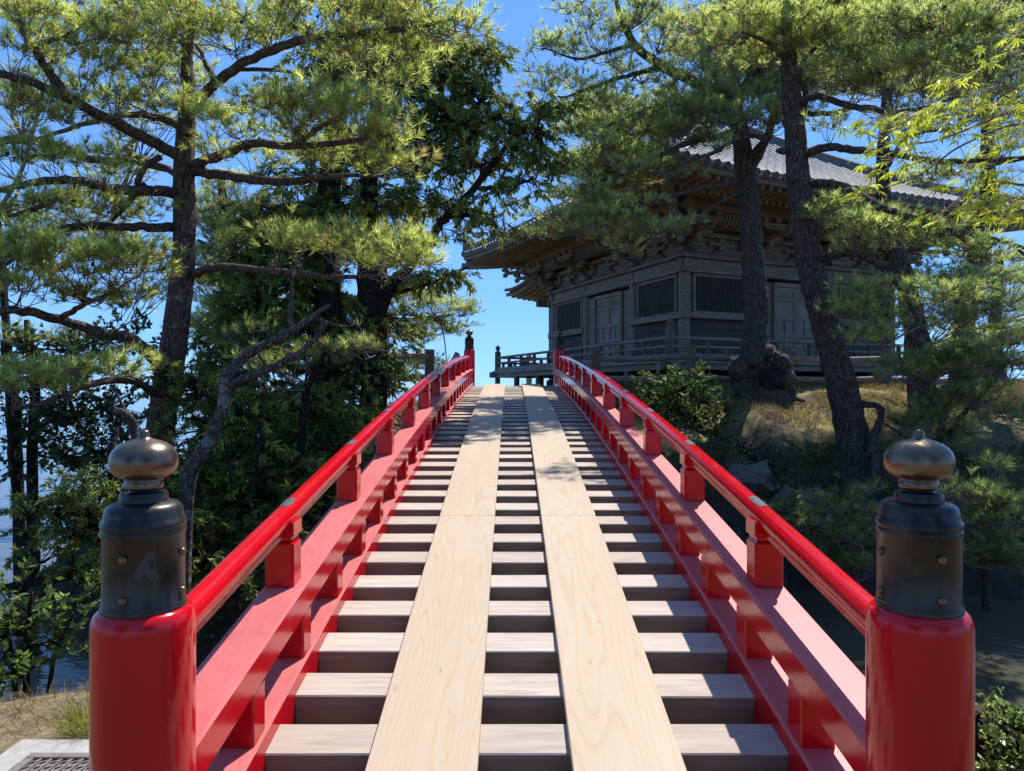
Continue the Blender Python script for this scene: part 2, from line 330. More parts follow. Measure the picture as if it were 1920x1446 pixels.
# ------------------------------------------------------------ terrain and water
def vnoise(x, y, sc, seed=0):
    r = np.random.default_rng(seed); G = r.random((128, 128)); u = x / sc + 40; v = y / sc + 40
    i = np.floor(u).astype(int); j = np.floor(v).astype(int); fu = u - i; fv = v - j; fu = fu * fu * (3 - 2 * fu); fv = fv * fv * (3 - 2 * fv)
    g = lambda a, b: G[a % 128, b % 128]
    return (g(i, j) * (1 - fu) + g(i + 1, j) * fu) * (1 - fv) + (g(i, j + 1) * (1 - fu) + g(i + 1, j + 1) * fu) * fv - .5
WZ = -1.35
def island(x, y):
    yf = np.interp(x, [-9, -5, -3.5, -1.9, -1.2, 1.6, 2.6, 6, 12, 25], [10.0, 8.6, 7.8, 8.3, 12.2, 12.0, 10.9, 10.4, 9.6, 9])
    yf = yf + 1.0 * vnoise(x, y * 0, 1.6, 3)
    d = np.minimum.reduce([y - yf, (x - np.interp(y, [7, 8.5, 10, 13, 30], [-3.3, -4.8, -6.9, -7.6, -9])) * .9, 46 - y, 27 - x])
    z = np.interp(d, [-3, -.3, .0, .5, 1.2, 3, 5.6, 7.5, 9], [-3, -2.0, -1.5, -.75, -.05, .62, 1.42, 1.74, 1.8])
    rough = np.clip(1 - np.abs(d - 2) / 5, .12, 1)
    z = z + rough * (.6 * vnoise(x, y, 1.3, 1) + .42 * vnoise(x, y, .5, 2) + .16 * vnoise(x, y, .22, 8)) + .08 * vnoise(x, y, .25, 5) * rough
    return z
def near_bank(x, y):
    edge = np.where(x < -1, 4.05, np.where(x > 1.3, 3.35, 2.35)) + .35 * vnoise(x, x * 0, .6, 9)
    d = edge - y
    return np.interp(d, [-2, -.9, -.25, 0, .2], [-3, -1.7, -.45, -.12, -.03]) + .05 * vnoise(x, y, .3, 11) * (d < .5) - .012
def ground_z(x, y): return np.maximum(island(x, y), near_bank(x, y))
def grid_mesh(x0, x1, y0, y1, st):
    xs = np.arange(x0, x1 + st / 2, st); ys = np.arange(y0, y1 + st / 2, st); X, Y = np.meshgrid(xs, ys, indexing='ij'); Z = ground_z(X, Y)
    n, m_ = X.shape; i, j = np.meshgrid(np.arange(n - 1), np.arange(m_ - 1), indexing='ij')
    b = MB(); b.add(np.stack([X, Y, Z], -1).reshape(-1, 3), np.stack([i * m_ + j, (i + 1) * m_ + j, (i + 1) * m_ + j + 1, i * m_ + j + 1], -1).reshape(-1, 4)); return b
def m_ground():
    m = NM('island_earth'); v = m.coord(); a = m.noise(v, .9, 7, .65); b = m.noise(v, 7, 8, .7); g = m.n('ShaderNodeNewGeometry'); sx = m.n('ShaderNodeSeparateXYZ'); m.l(g.outputs['Normal'], sx.inputs[0])
    pz = m.n('ShaderNodeSeparateXYZ'); m.l(g.outputs['Position'], pz.inputs[0])
    soil = m.ramp(b, [(.3, (.05, .038, .026)), (.55, (.115, .085, .058)), (.75, (.22, .17, .12))])
    grass = m.ramp(b, [(.3, (.14, .125, .04)), (.55, (.25, .21, .085)), (.75, (.38, .31, .17))])
    rock = m.ramp(m.noise(v, 3, 8, .75), [(.35, (.02, .019, .017)), (.6, (.06, .056, .05)), (.75, (.13, .125, .12))])
    c = m.mix(m.ramp(a, [(.40, (0,) * 3), (.56, (1,) * 3)]), soil, grass)
    up = m.ramp(sx.outputs[2], [(.62, (0,) * 3), (.86, (1,) * 3)]); c = m.mix(up, rock, c)
    low = m.ramp(m.math('ADD', pz.outputs[2], m.math('MULTIPLY', m.math('SUBTRACT', a, .5), 1.6)), [(.35, (1,) * 3), (.95, (0,) * 3)]); c = m.mix(m.math('MULTIPLY', low, .85), c, m.mix(.5, soil, rock))
    wet = m.ramp(m.math('ADD', pz.outputs[2], m.math('MULTIPLY', b, .5)), [(.0, (1,) * 3), (.35, (0,) * 3)]); c = m.mix(m.math('MULTIPLY', wet, .8), c, rock)
    m.pbr(c, .95, m.bump(b, .9, .06), spec=.1); return m.m
EARTH = m_ground()
def m_nearground():
    m = NM('near_earth'); v = m.coord(); b = m.noise(v, 16, 8, .75); a = m.noise(v, 2, 5)
    c = m.ramp(b, [(.3, (.09, .065, .042)), (.55, (.22, .165, .105)), (.75, (.40, .32, .22))]); c = m.mix(m.ramp(a, [(.45, (0,) * 3), (.65, (.6,) * 3)]), c, (.27, .23, .10))
    m.pbr(c, .95, m.bump(b, .8, .03), spec=.1); return m.m
o = grid_mesh(-14, 30, 5.4, 50, .22).build('terrain', EARTH, smooth=True); tag(o, 'island bank of dry earth, moss and dark rock under the hall', kind='structure')
o = grid_mesh(-16, 16, -6, 5.4, .16).build('ground', m_nearground(), smooth=True); tag(o, 'near bank of dry earth beside the bridge foot', kind='structure')
def m_water():
    m = NM('bay_water'); v = m.coord((1, 1.6, 1)); a = m.noise(v, .55, 3, .55); b = m.noise(v, 2.6, 4, .6)
    h = m.math('ADD', m.math('MULTIPLY', a, 1.6), m.math('MULTIPLY', b, .5)); sep = m.n('ShaderNodeSeparateXYZ'); g = m.n('ShaderNodeNewGeometry'); m.l(g.outputs['Position'], sep.inputs[0])
    m.pbr((.075, .068, .045), .08, m.bump(h, .10, .30), spec=.3); return m.m
b = MB(); b.add([(-4000, -300, WZ), (4000, -300, WZ), (4000, 6000, WZ), (-4000, 6000, WZ)], [[0, 1, 2, 3]])
tag(b.build('water', m_water()), 'blue rippled bay water and dark channel under the bridge', kind='structure')
# concrete slab with iron grate, near left
b = MB(); b.cbox((-1.83, 2.55, -.055), (.86, 1.44, .12), .012); tag(b.build('pavement', CONC), 'pale concrete slab beside the bridge foot', kind='structure')
g = thing('drain_grate', 'rusty iron grate with slanted bars set in the pale concrete slab', 'grate', (-1.75, 2.5, .005))
b = MB(); x0, x1, y0, y1 = -2.1, -1.42, 1.95, 3.1
for c, sz in (((-1.76, y1 - .02, .017), (.68, .04, .018)), ((-1.76, y0 + .02, .017), (.68, .04, .018)), ((x0 + .02, 2.525, .017), (.04, 1.07, .018)), ((x1 - .02, 2.525, .017), (.04, 1.07, .018))): b.cbox(c, sz, .003)
b.build('frame', RUST, g)
b = MB(); b.cbox((-1.76, 2.525, .009), (.60, 1.07, .006), .001); b.build('plate', RUST, g)
for i in range(13):
    b = MB(); b.cbox((-2.04 + .045 * i + .01, 2.525, .016), (.009, 1.07, .012), .002); b.build('bar', RUST, g)
b = MB()
for i in range(13):
    for k in range(26):
        b.cbox((-2.04 + .045 * i - .013 + .01, 2.02 + .041 * k, .015), (.046, .008, .009), .001, Matrix.Rotation(R(38), 3, 'Z'))
b.build('cross_bar', RUST, g)

# ------------------------------------------------------------ the arched bridge
BX = .06; Y0, Y1 = 2.2, 18.96
def zd(y): t = y - 3.5; return .196 + .1485 * t - .00305 * t * t
def sl_(y): return math.atan(.1485 - .0061 * (y - 3.5))
BR = thing('arched_bridge', 'red lacquered arched footbridge with two pale walking boards and bronze capped posts', 'bridge', (BX, Y0, 0))
def beam_sweep(x0, x1, z0, z1, ya, yb, ch=.012, n=40):
    b = MB(); sec = [(x0 + ch, z0), (x1 - ch, z0), (x1, z0 + ch), (x1, z1 - ch), (x1 - ch, z1), (x0 + ch, z1), (x0, z1 - ch), (x0, z0 + ch)]
    fr = [((0, y, zd(y)), (1, 0, 0), (0, 0, 1)) for y in np.linspace(ya, yb, n)]
    b.sweep(sec, fr); return b
ux = [MB(), MB()]
for sgn in (-1, 1):
    mx = lambda a, b_: tuple(sorted((BX + sgn * a, BX + sgn * b_)))
    x0, x1 = mx(1.077, 1.295); beam_sweep(x0, x1, -.20, .085, Y0, Y1).build('base_rail', RED, BR, top=FADE)
    x0, x1 = mx(1.08, 1.285); beam_sweep(x0, x1, .30, .45, Y0, Y1).build('middle_rail', RED, BR, top=FADE)
    cx = BX + sgn * 1.2; a = np.linspace(R(-55), R(235), 18)
    sec = [(.053 * math.cos(q), .053 * math.sin(q)) for q in a] + [(-.033, -.066), (.033, -.066)]
    b = MB(); b.sweep([(cx + p, q) for p, q in sec], [((0, y, zd(y) + .775), (1, 0, 0), (0, 0, 1)) for y in np.linspace(Y0, Y1, 48)])
    hr = b.build('handrail', RED, BR, smooth=2)
    for k in range(11):
        y = 3.474 + 1.42 * k; z = zd(y)
        b = MB()
        for (zz, h, w, ch) in ((.44, .235, .142, .014), (.675, .022, .116, .004), (.697, .078, .144, .006)):
            b.cbox((cx - sgn * .0, y + .065, z + zz + h / 2), (w, w, h), ch)
        b.build('upper_strut', RED, BR)
        if k in (0, 1, 2, 3, 4, 5, 6, 8):
            yy = y + .12 + .05 * random.random(); aa = np.linspace(R(60), R(60 + 62), 7) if sgn > 0 else np.linspace(R(62), R(125), 7); b = MB(); L = .13 + .04 * random.random()
            V = []; n = 7
            for t in range(n):
                q = yy + L * (t / (n - 1) - .5); e = 1 - .28 * abs(2 * t / (n - 1) - 1) ** 3 - .05 * random.random(); am = aa.mean()
                V += [(cx + .0545 * math.cos(am + (p - am) * e), q, zd(q) + .775 + .0545 * math.sin(am + (p - am) * e)) for p in aa]
            b.add(V, [[t * 7 + j, t * 7 + j + 1, (t + 1) * 7 + j + 1, (t + 1) * 7 + j] for t in range(n - 1) for j in range(6)])
            b.build('bare_patch', PLATE, hr, smooth=True)
    b0 = MB(); b0.cbox((0, 0, .107), (.142, .135, .245), .008); me = b0.mesh('lower_strut', RED)
    for k in range(24):
        y = 2.83 - .0 + .68 * k
        if y > Y1 - .2: break
        inst('lower_strut', me, BR, (cx - BX - sgn * .04, y + .065 - Y0, zd(y) + .085))
# deck beams
vars_ = []
for q in range(5):
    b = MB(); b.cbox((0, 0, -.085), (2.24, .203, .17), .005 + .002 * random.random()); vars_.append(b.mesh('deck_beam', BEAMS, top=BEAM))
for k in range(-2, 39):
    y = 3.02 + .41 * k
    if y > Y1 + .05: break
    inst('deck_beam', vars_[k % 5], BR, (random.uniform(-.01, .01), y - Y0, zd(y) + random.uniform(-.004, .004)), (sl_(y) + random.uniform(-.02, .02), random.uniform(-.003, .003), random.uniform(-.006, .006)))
# walking boards
cuts = [1.9, 5.87, 9.9, 14.2, 19.0]
ed = lambda y, a, b_: a + (b_ - a) * (y - 2.8) / 16.1
for (l0, l1, r0, r1) in ((-.572, -.71, -.135, -.17), (.238, .256, .68, .75)):
    for i in range(4):
        ya, yb = cuts[i] + .0006, cuts[i + 1] - .0004; n = 10; V = []; h = .0015 * (i % 2)
        for y in np.linspace(ya, yb, n):
            a, c = ed(y, l0, l1), ed(y, r0, r1); z = zd(y) + .004
            V += [(a, y, z), (a, y, z + .040 + h), (a + .004, y, z + .044 + h), (c - .004, y, z + .044 + h), (c, y, z + .040 + h), (c, y, z)]
        b = MB(); f = [[t * 6 + j, (t + 1) * 6 + j, (t + 1) * 6 + (j + 1) % 6, t * 6 + (j + 1) % 6] for t in range(n - 1) for j in range(6)]
        b.add(V, np.array(f)[:, ::-1]); b.Fc.append(np.array([[0, 1, 2, 3, 4, 5]])); b.Fc.append(np.array([[5, 4, 3, 2, 1, 0]]) + 6 * (n - 1)); b.T += [np.full(1, .5)] * 2
        b.build('walking_board', PLANK, BR)
# girders below
for xg in (-.75, .06, .87):
    b = beam_sweep(xg - .1, xg + .1, -.5, -.175, 2.3, 18.9); b.build('girder', OLDW, BR)
for y in (7.2, 11.6):
    for xg in (-.8, .92):
        b = MB(); b.tube([(xg, y, -2.6), (xg, y, zd(y) - .5)], .13, 14); b.build('pier_post', OLDW, BR, smooth=2)
    b = MB(); b.cbox((BX, y, zd(y) - .6), (2.3, .24, .22), .01); b.build('pier_cap', OLDW, BR)
# posts
b = MB(); b.lathe([(.146, -.7), (.1475, .878), (.1465, .898), (.143, .914), (.137, .926), (.129, .934), (.119, .938), (0, .938)], 56); pm = b.mesh('post', RED, 2)
capprof = [(.119, .925), (.1215, .937), (.1215, .947), (.118, .952), (.1195, .958), (.1165, .964), (.1165, 1.164), (.1195, 1.168), (.121, 1.175), (.1195, 1.182), (.1175, 1.185), (.1205, 1.190), (.1215, 1.198), (.1195, 1.206), (.1145, 1.211), (.1125, 1.225), (.110, 1.240), (.104, 1.252), (.094, 1.259), (.081, 1.263), (.069, 1.265), (.069, 1.286), (.065, 1.292), (.046, 1.294), (.041, 1.300), (.040, 1.312), (0, 1.312)]
b = MB(); b.lathe(capprof, 56); cm = b.mesh('bronze_cap', CAP, 2)
b = MB(); b.lathe([(.038, 1.298), (.053, 1.304), (.0555, 1.31), (.0555, 1.328), (.052, 1.331), (.064, 1.336), (.083, 1.347), (.0935, 1.362), (.0975, 1.378), (.0977, 1.392), (.0955, 1.406), (.0895, 1.420), (.080, 1.432), (.066, 1.4425), (.048, 1.4505), (.032, 1.455), (.021, 1.459), (.0165, 1.464), (.0162, 1.475), (.0145, 1.481), (.009, 1.4845), (0, 1.4855)], 48); fm = b.mesh('finial', FIN, True)
b = MB(); b.lathe([(.0125, 0), (.0125, .004), (.011, .009), (.007, .0125), (0, .0138)], 16); sm = b.mesh('stud', STUD, True)
for (x, y) in ((BX - 1.2, Y0), (BX + 1.2, Y0), (BX - 1.2, Y1), (BX + 1.2, Y1)):
    p = inst('post', pm, BR, (x - BX, y - Y0, zd(y) + (0 if y == Y0 else .03)), (0, 0, random.uniform(0, 6)))
    p.rotation_euler = (0, 0, 0)
    c = inst('bronze_cap', cm, p); inst('finial', fm, p)
    for q in range(4):
        an = R(-90 + 90 * q)
        for z in (.988, 1.108): inst('stud', sm, c, (.1155 * math.cos(an), .1155 * math.sin(an), z), (0, R(90), an))
    if y == Y0 and x < 0:
        for (a0, z0, rot) in ((-63, 1.088, -32), (-57, 1.07, 38)):
            t = MB(); V = []
            for i in range(7):
                for j in (-1, 1):
                    u = (i / 6 - .5) * (.085 if rot < 0 else .07); w = j * .0125; cr, sr = math.cos(R(rot + 90)), math.sin(R(rot + 90)); du, dz = u * cr - w * sr, u * sr + w * cr
                    an = R(a0) + du / .1175; V.append((.1174 * math.cos(an), .1174 * math.sin(an), z0 + dz))
            t.add(V, [[2 * i, 2 * i + 1, 2 * i + 3, 2 * i + 2] for i in range(6)]); t.build('tape_strip', TAPE, c, smooth=True, world=False)

# ------------------------------------------------------------ the temple hall
L = 8.95; hc = L / 2; GZ = 1.75
HALL = thing('temple_hall', 'old wooden temple hall with grey tiled hipped roof and deep bracketed eaves above the veranda', 'temple hall', (7.71, 27.87, GZ), R(23))
Q4 = lambda k: (0, 0, -k * math.pi / 2)
bays = [(0, 2.8), (2.8, 6.15), (6.15, L)]; posts_s = [0, 2.8, 6.15, L]
w2l = lambda z: z - GZ
def face(name, fn, mat, smooth=False, ks=(0, 1, 2, 3), **kw):
    b = MB(); fn(b); me = b.mesh(name, mat, smooth, **kw); return [inst(name, me, HALL, rot=Q4(k)) for k in ks]
def bx(b, s0, s1, o0, o1, z0, z1, ch=.008): b.cbox(((s0 + s1) / 2 - hc, -hc - (o0 + o1) / 2, w2l((z0 + z1) / 2)), (s1 - s0, abs(o1 - o0), z1 - z0), ch)
# posts
b = MB(); b.lathe([(.175, w2l(2.3)), (.175, w2l(5.6)), (.155, w2l(5.74)), (0, w2l(5.74))], 18); me = b.mesh('pillar', WALLW, 2)
for k in range(4):
    for s in posts_s[:3]:
        M = Matrix.Rotation(-k * math.pi / 2, 3, 'Z'); v = M @ Vector((s - hc, -hc, 0)); inst('pillar', me, HALL, v)
# horizontal beams
face('sill_beam', lambda b: bx(b, -.05, L + .05, .10, .24, 2.58, 2.80), WALLW)
face('lintel_beam', lambda b: bx(b, -.3, L + .3, .05, .2, 5.302, 5.45), WALLW)
face('head_beam', lambda b: bx(b, -.22, L + .22, -.07, .11, 5.46, 5.74), WALLW)
face('wall_plate', lambda b: bx(b, -.35, L + .35, -.24, .26, 5.743, 5.85), EAVEX)
for i in (0, 2): face('waist_beam', lambda b: bx(b, bays[i][0] + (-.24 if i == 0 else 0), bays[i][1] + (.24 if i == 2 else 0), .10, .23, 3.88, 4.08), WALLW)
# wall boards under the windows and above
for i in (0, 2):
    face('wall_boards', lambda b: [bx(b, bays[i][0] + .1, bays[i][1] - .1, -.02, .04, 2.62 + j * .317, 2.936 + j * .317, .012) for j in range(4)], BOARD)
for (s0, s1) in bays: face('transom_board', lambda b: bx(b, s0 + .1, s1 - .1, -.05, .03, 5.28, 5.5), BOARD)
face('upper_wall', lambda b: bx(b, -.1, L + .1, -.12, -.05, 5.84, 7.45), EAVEX)
# windows with vertical bars, doors
for k in range(4):
    for i in (0, 2):
        s0, s1 = bays[i]; s0 += .27; s1 -= .27; b = MB()
        for (a, c, z0, z1) in ((s0, s1, 5.20, 5.30), (s0, s1, 4.04, 4.13), (s0, s0 + .10, 4.13, 5.20), (s1 - .10, s1, 4.13, 5.20)): bx(b, a, c, -.02, .10, z0, z1)
        bx(b, bays[i][0] + .1, s0, -.03, .03, 4.06, 5.29); bx(b, s1, bays[i][1] - .1, -.03, .03, 4.06, 5.29)
        w = inst('window', b.mesh('window_frame', WALLW), HALL, rot=Q4(k)); b = MB(); nb = 26
        for j in range(nb):
            s = s0 + .13 + (s1 - s0 - .26) * j / (nb - 1); bx(b, s - .024, s + .024, .0, .045, 4.13, 5.20, .004)
        inst('lattice', b.mesh('lattice', LATT), w)
    s0, s1 = 2.8 + .17, 6.15 - .17; b = MB()
    for (a, c, z0, z1) in ((s0, s0 + .5, 2.7, 5.2), (s1 - .5, s1, 2.7, 5.2)): bx(b, a, c, -.03, .03, z0, z1)
    for (a, c, z0, z1) in ((s0 + .5, s0 + .64, 2.8, 5.2), (s1 - .64, s1 - .5, 2.8, 5.2), (s0 + .64, s1 - .64, 5.06, 5.2)): bx(b, a, c, -.02, .12, z0, z1)
    fr = inst('door_frame', b.mesh('door_frame', WALLW), HALL, rot=Q4(k))
    mid = (s0 + s1) / 2
    for (a, c) in ((s0 + .65, mid - .01), (mid + .01, s1 - .65)):
        b = MB(); bx(b, a, c, -.02, .015, 2.8, 5.06)
        for z0, z1 in ((2.8, 2.93), (3.42, 3.53), (3.98, 4.10), (4.62, 4.72), (4.93, 5.06)): bx(b, a, c, .013, .06, z0, z1)
        for ss in (a, (a + c) / 2 - .045, c - .09): bx(b, ss, ss + .09, .014, .057, 2.93 if ss != (a + c) / 2 - .045 else 2.93, 4.93 if ss != (a + c) / 2 - .045 else 3.98)
        for q in range(6): bx(b, a + .1 + q * (c - a - .2) / 6, a + .1 + q * (c - a - .2) / 6 + .05, .012, .03, 4.72, 4.93, .003)
        inst('door', b.mesh('door', DOORW), HALL, rot=Q4(k))
# interior floor and ceiling (dark)
b = MB(); b.cbox((0, 0, w2l(2.53)), (L + .1, L + .1, .1)); b.cbox((0, 0, w2l(5.55)), (L - .4, L - .4, .05)); b.build('interior', DARK, HALL, world=False)
# brackets
def bracket(b, s, corner=False):
    bx(b, s - .23, s + .23, -.23, .23, 5.93, 6.10, .02); bx(b, s - .17, s + .17, -.17, .17, 5.852, 5.93, .02)
    def arm(s0, o, z, ln):
        bx(b, s0 - ln / 2, s0 + ln / 2, o - .085, o + .085, z, z + .12, .02); bx(b, s0 - ln / 2 + .14, s0 + ln / 2 - .14, o - .083, o + .083, z - .08, z, .03)
        for q in (-1, 0, 1): bx(b, s0 + q * (ln / 2 - .13) - .12, s0 + q * (ln / 2 - .13) + .12, o - .12, o + .12, z + .18, z + .27, .012); bx(b, s0 + q * (ln / 2 - .13) - .085, s0 + q * (ln / 2 - .13) + .085, o - .085, o + .085, z + .12, z + .18, .012)
    arm(s, 0, 6.16, 1.35); arm(s, .46, 6.46, 1.35); arm(s, .95, 6.74, 1.25)
    bx(b, s - .08, s + .08, -.2, .62, 6.16, 6.28, .02); bx(b, s - .08, s + .08, -.2, 1.12, 6.46, 6.58, .02); bx(b, s - .1, s + .1, .62, .78, 6.20, 6.42, .04)
    bx(b, s - .075, s + .075, 1.10, 1.42, 6.40, 6.56, .05); bx(b, s - .06, s + .06, 1.36, 1.55, 6.46, 6.70, .05)
for i, s in enumerate(posts_s):
    b = MB(); bracket(b, s)
    if i == 0:
        M = Matrix.Rotation(R(-45), 3, 'Z')
        for (ln, z) in ((.9, 6.16), (1.75, 6.46), (2.3, 6.72)):
            c = Vector((-hc, -hc, 0)) + M @ Vector((0, -ln / 2, 0)); b.cbox((c[0], c[1], w2l(z + .07)), (.17, ln, .15), .02, M)
            c = Vector((-hc, -hc, 0)) + M @ Vector((0, -ln, 0)); b.cbox((c[0], c[1], w2l(z + .2)), (.26, .26, .13), .02, M); b.cbox((c[0], c[1], w2l(z - .02)), (.14, .22, .2), .05, M)
    me = b.mesh('bracket_set', EAVE)
    for k in range(4): inst('bracket_set', me, HALL, rot=Q4(k))
for (s0, s1) in bays:
    s = (s0 + s1) / 2; b = MB()
    for q, (w, z0, z1) in enumerate(((.95, 5.852, 5.93), (.72, 5.93, 6.0), (.5, 6.0, 6.07))): bx(b, s - w / 2, s + w / 2, -.06, .08, z0, z1, .03)
    bx(b, s - .15, s + .15, -.12, .14, 6.07, 6.2, .02); bx(b, s - .5, s + .5, -.08, .1, 6.2, 6.32, .02); bx(b, s - .11, s + .11, -.1, .12, 6.32, 6.44, .02)
    me = b.mesh('frog_leg_strut', EAVE)
    for k in range(4): inst('frog_leg_strut', me, HALL, rot=Q4(k))
face('through_beam', lambda b: bx(b, -.5, L + .5, -.03, .13, 6.445, 6.60), EAVEX)
face('outer_beam', lambda b: bx(b, -.9, L + .9, .4, .53, 6.74, 6.86), EAVEX)
face('purlin', lambda b: bx(b, -1.6, L + 1.6, .85, 1.06, 7.012, 7.2), EAVEX)
def ribs(b):
    n = 64; a = np.linspace(0, R(88), 7)
    pr = [(.53 + .34 * math.sin(q), 6.62 + .40 * (1 - math.cos(q))) for q in a]
    for j in range(n):
        s = .05 + (L - .1) * j / (n - 1); pts = [(s - hc, -hc - o, w2l(z)) for o, z in pr]
        b.sweep([(-.028, -.035), (.028, -.035), (.028, .035), (-.028, .035)], [(p, (1, 0, 0), (0, -math.cos(q + R(90)), math.sin(q + R(90)))) for p, q in zip(pts, a)])
face('cove_ribs', ribs, EAVE)
def cove(b):
    a = np.linspace(0, R(90), 7); pr = [(.50 + .36 * math.sin(q), 6.66 + .40 * (1 - math.cos(q))) for q in a]
    V = [(s - hc, -hc - o, w2l(z)) for s in (0, L) for o, z in pr]; b.add(V, [[j, j + 1, 7 + j + 1, 7 + j] for j in range(6)])
face('cove_panel', cove, EAVEX)
# eaves
EO = 3.1
def lift(s): return .30 * np.abs((s - hc) / (hc + EO)) ** 3.2
def rz_low(o): return 7.42 - .175 * o     # underside line of the lower rafters
def raf(b, s, o0, o1, z0, z1, w, h):
    l0 = lift(s) * max(o0, 0) / EO; l1 = lift(s) * o1 / EO; n = 3; V = []
    fr = []
    for t in np.linspace(0, 1, n):
        o = o0 + (o1 - o0) * t; z = z0 + (z1 - z0) * t + l0 + (l1 - l0) * t - .02 * math.sin(math.pi * t); fr.append(((s - hc, -hc - o, w2l(z)), (1, 0, 0), (0, 0, 1)))
    b.sweep([(-w / 2, 0), (w / 2, 0), (w / 2, h), (-w / 2, h)], fr)
def hipo(s): return max(-s, s - L, 0.)
fly = np.arange(-EO + .17, L + EO - .1, .302)
for k in (0, 1):
    for s in fly:
        o0 = max(1.2, hipo(s)); b = MB(); raf(b, s, o0, 2.98, 7.20 - .055 * (o0 - 1.2), 7.10, .10, .12); inst('rafter', b.mesh('rafter', EAVE), HALL, rot=Q4(k))
def allfly(b):
    for s in fly: o0 = max(1.2, hipo(s)); raf(b, s, o0, 2.98, 7.20 - .055 * (o0 - 1.2), 7.10, .10, .12)
for o in face('rafter_row', allfly, EAVE, ks=(2, 3)): o['kind'] = 'stuff'
def lowr(b):
    for s in np.arange(-2.2, L + 2.25, .25):
        o0 = max(.0, hipo(s))
        if o0 < 2.0: raf(b, s, o0, 2.15, 7.37 - .165 * o0, 7.015, .10, .115)
for o in face('lower_rafter_row', lowr, EAVE): o['kind'] = 'stuff'
def eave_sw(b, o, z, w, h):
    ss = np.linspace(-o, L + o, 41); b.sweep([(-w / 2, 0), (w / 2, 0), (w / 2, h), (-w / 2, h)], [((s - hc, -hc - o, w2l(z) + lift(s) * o / EO), (0, -1, 0), (0, 0, 1)) for s in ss])
for q in ((2.17, 7.13, .14, .10), (3.0, 7.222, .16, .13), (3.06, 7.355, .12, .06)): face('eave_board', lambda b: eave_sw(b, *q), EAVEX)
def soff(b):
    V = []; os_ = [0., 2.2, 2.21, 3.02]; zs = [7.50, 7.14, 7.30, 7.225]
    ss = np.linspace(-EO, L + EO, 61)
    for s in ss:
        for o, z in zip(os_, zs):
            oo = o; sv = min(max(s, -oo), L + oo); V.append((sv - hc, -hc - oo, w2l(z) + lift(sv) * oo / EO))
    b.add(V, [[i * 4 + j, i * 4 + j + 1, (i + 1) * 4 + j + 1, (i + 1) * 4 + j] for i in range(60) for j in range(3)])
face('eave_soffit', soff, EAVE)
def hipbeam(b):
    d = np.array([-1, -1, 0.]) ; fr = []
    for o in np.linspace(.0, 3.1, 8): fr.append((np.array([-hc - o, -hc - o, w2l(7.28 - .1 * o) + float(lift(-o)) * o / EO]), (.707, -.707, 0), (0, 0, 1)))
    b.sweep([(-.1, -.16), (.1, -.16), (.1, .1), (-.1, .1)], fr)
face('corner_beam', hipbeam, EAVEX)
# tiled roof
APX = 12.3
def rz(t, s): return 7.43 + (APX - 7.43) * (.70 * t + .30 * t * t) + lift(s) * (1 - t) ** 2
half = hc + EO
def roof(b):
    n = 46; sp = 2 * half / n; r = .098; nt_ = 26
    # pan surface
    V = []; K = 24
    for i in range(K + 1):
        t = i / K
        for j in range(41):
            s0 = -EO + 2 * half * j / 40; sv = hc + (s0 - hc) * (1 - t); V.append((sv - hc, -half + half * t, w2l(rz(t, sv))))
    b.add(V, [[i * 41 + j, i * 41 + j + 1, (i + 1) * 41 + j + 1, (i + 1) * 41 + j] for i in range(K) for j in range(40)])
    a = np.linspace(R(-12), R(192), 7)
    for j in range(n):
        s = -EO + sp * (j + .5); tm = 1 - abs(s - hc) / half
        if tm < .02: continue
        m_ = max(3, int(nt_ * tm) + 1); ts = np.linspace(-.012, tm, m_); V = []
        for q, t in enumerate(ts):
            rr = r * (1.0 + .0 * q); z = rz(max(t, 0), s) + .045
            for e, rq in ((0, rr),):
                V += [(s - hc + rq * math.cos(p), -half + half * t, w2l(z + rq * math.sin(p) * 1.05)) for p in a]
        b.add(V, [[q * 7 + i, q * 7 + i + 1, (q + 1) * 7 + i + 1, (q + 1) * 7 + i] for q in range(m_ - 1) for i in range(6)])
        # overlap lips every course
        for t in np.arange(.045, tm, .045):
            z = rz(t, s) + .045; dz = rz(t + .01, s) - rz(t, s); fr = []
            for tt, rq in ((t, r * 1.09), (t + .012, r * 1.0)):
                zz = rz(tt, s) + .045; fr += [(s - hc + rq * math.cos(p), -half + half * tt, w2l(zz + rq * math.sin(p) * 1.05)) for p in a]
            b.add(fr, [[i, i + 1, 8 + i, 7 + i] for i in range(6)])
face('roof_slope', roof, TILE, smooth=2)
def ends(b):
    n = 46; sp = 2 * half / n
    for j in range(n):
        s = -EO + sp * (j + .5); z = rz(0, s) + .045; a = np.linspace(0, 2 * math.pi, 14, endpoint=False)
        V = [(s - hc + q * math.cos(p), -half - dy, w2l(z + q * math.sin(p))) for q, dy in ((.108, .02), (.108, .075), (.086, .078), (.078, .068)) for p in a]
        b.add(V, [[k * 14 + i, (k + 1) * 14 + i, (k + 1) * 14 + (i + 1) % 14, k * 14 + (i + 1) % 14] for k in range(3) for i in range(14)][0:]); b.Fc.append((np.arange(14) + b.n - 14)[None]); b.T.append(np.full(1, .5))
        if j < n - 1:
            s2 = s + sp / 2; z2 = rz(0, s2); q = np.linspace(-1, 1, 6)
            V = [(s2 - hc + .055 * u, -half - .055, w2l(z2 + zz + .035 * u * u)) for zz in (-.075, -.005) for u in q]; b.add(V, [[i, i + 1, 7 + i, 6 + i] for i in range(5)])
face('eave_tile_ends', ends, m_simple('dark_tile_end', (.07, .073, .08), (.15, .153, .16), 6, .5, .15, .02), smooth=2)
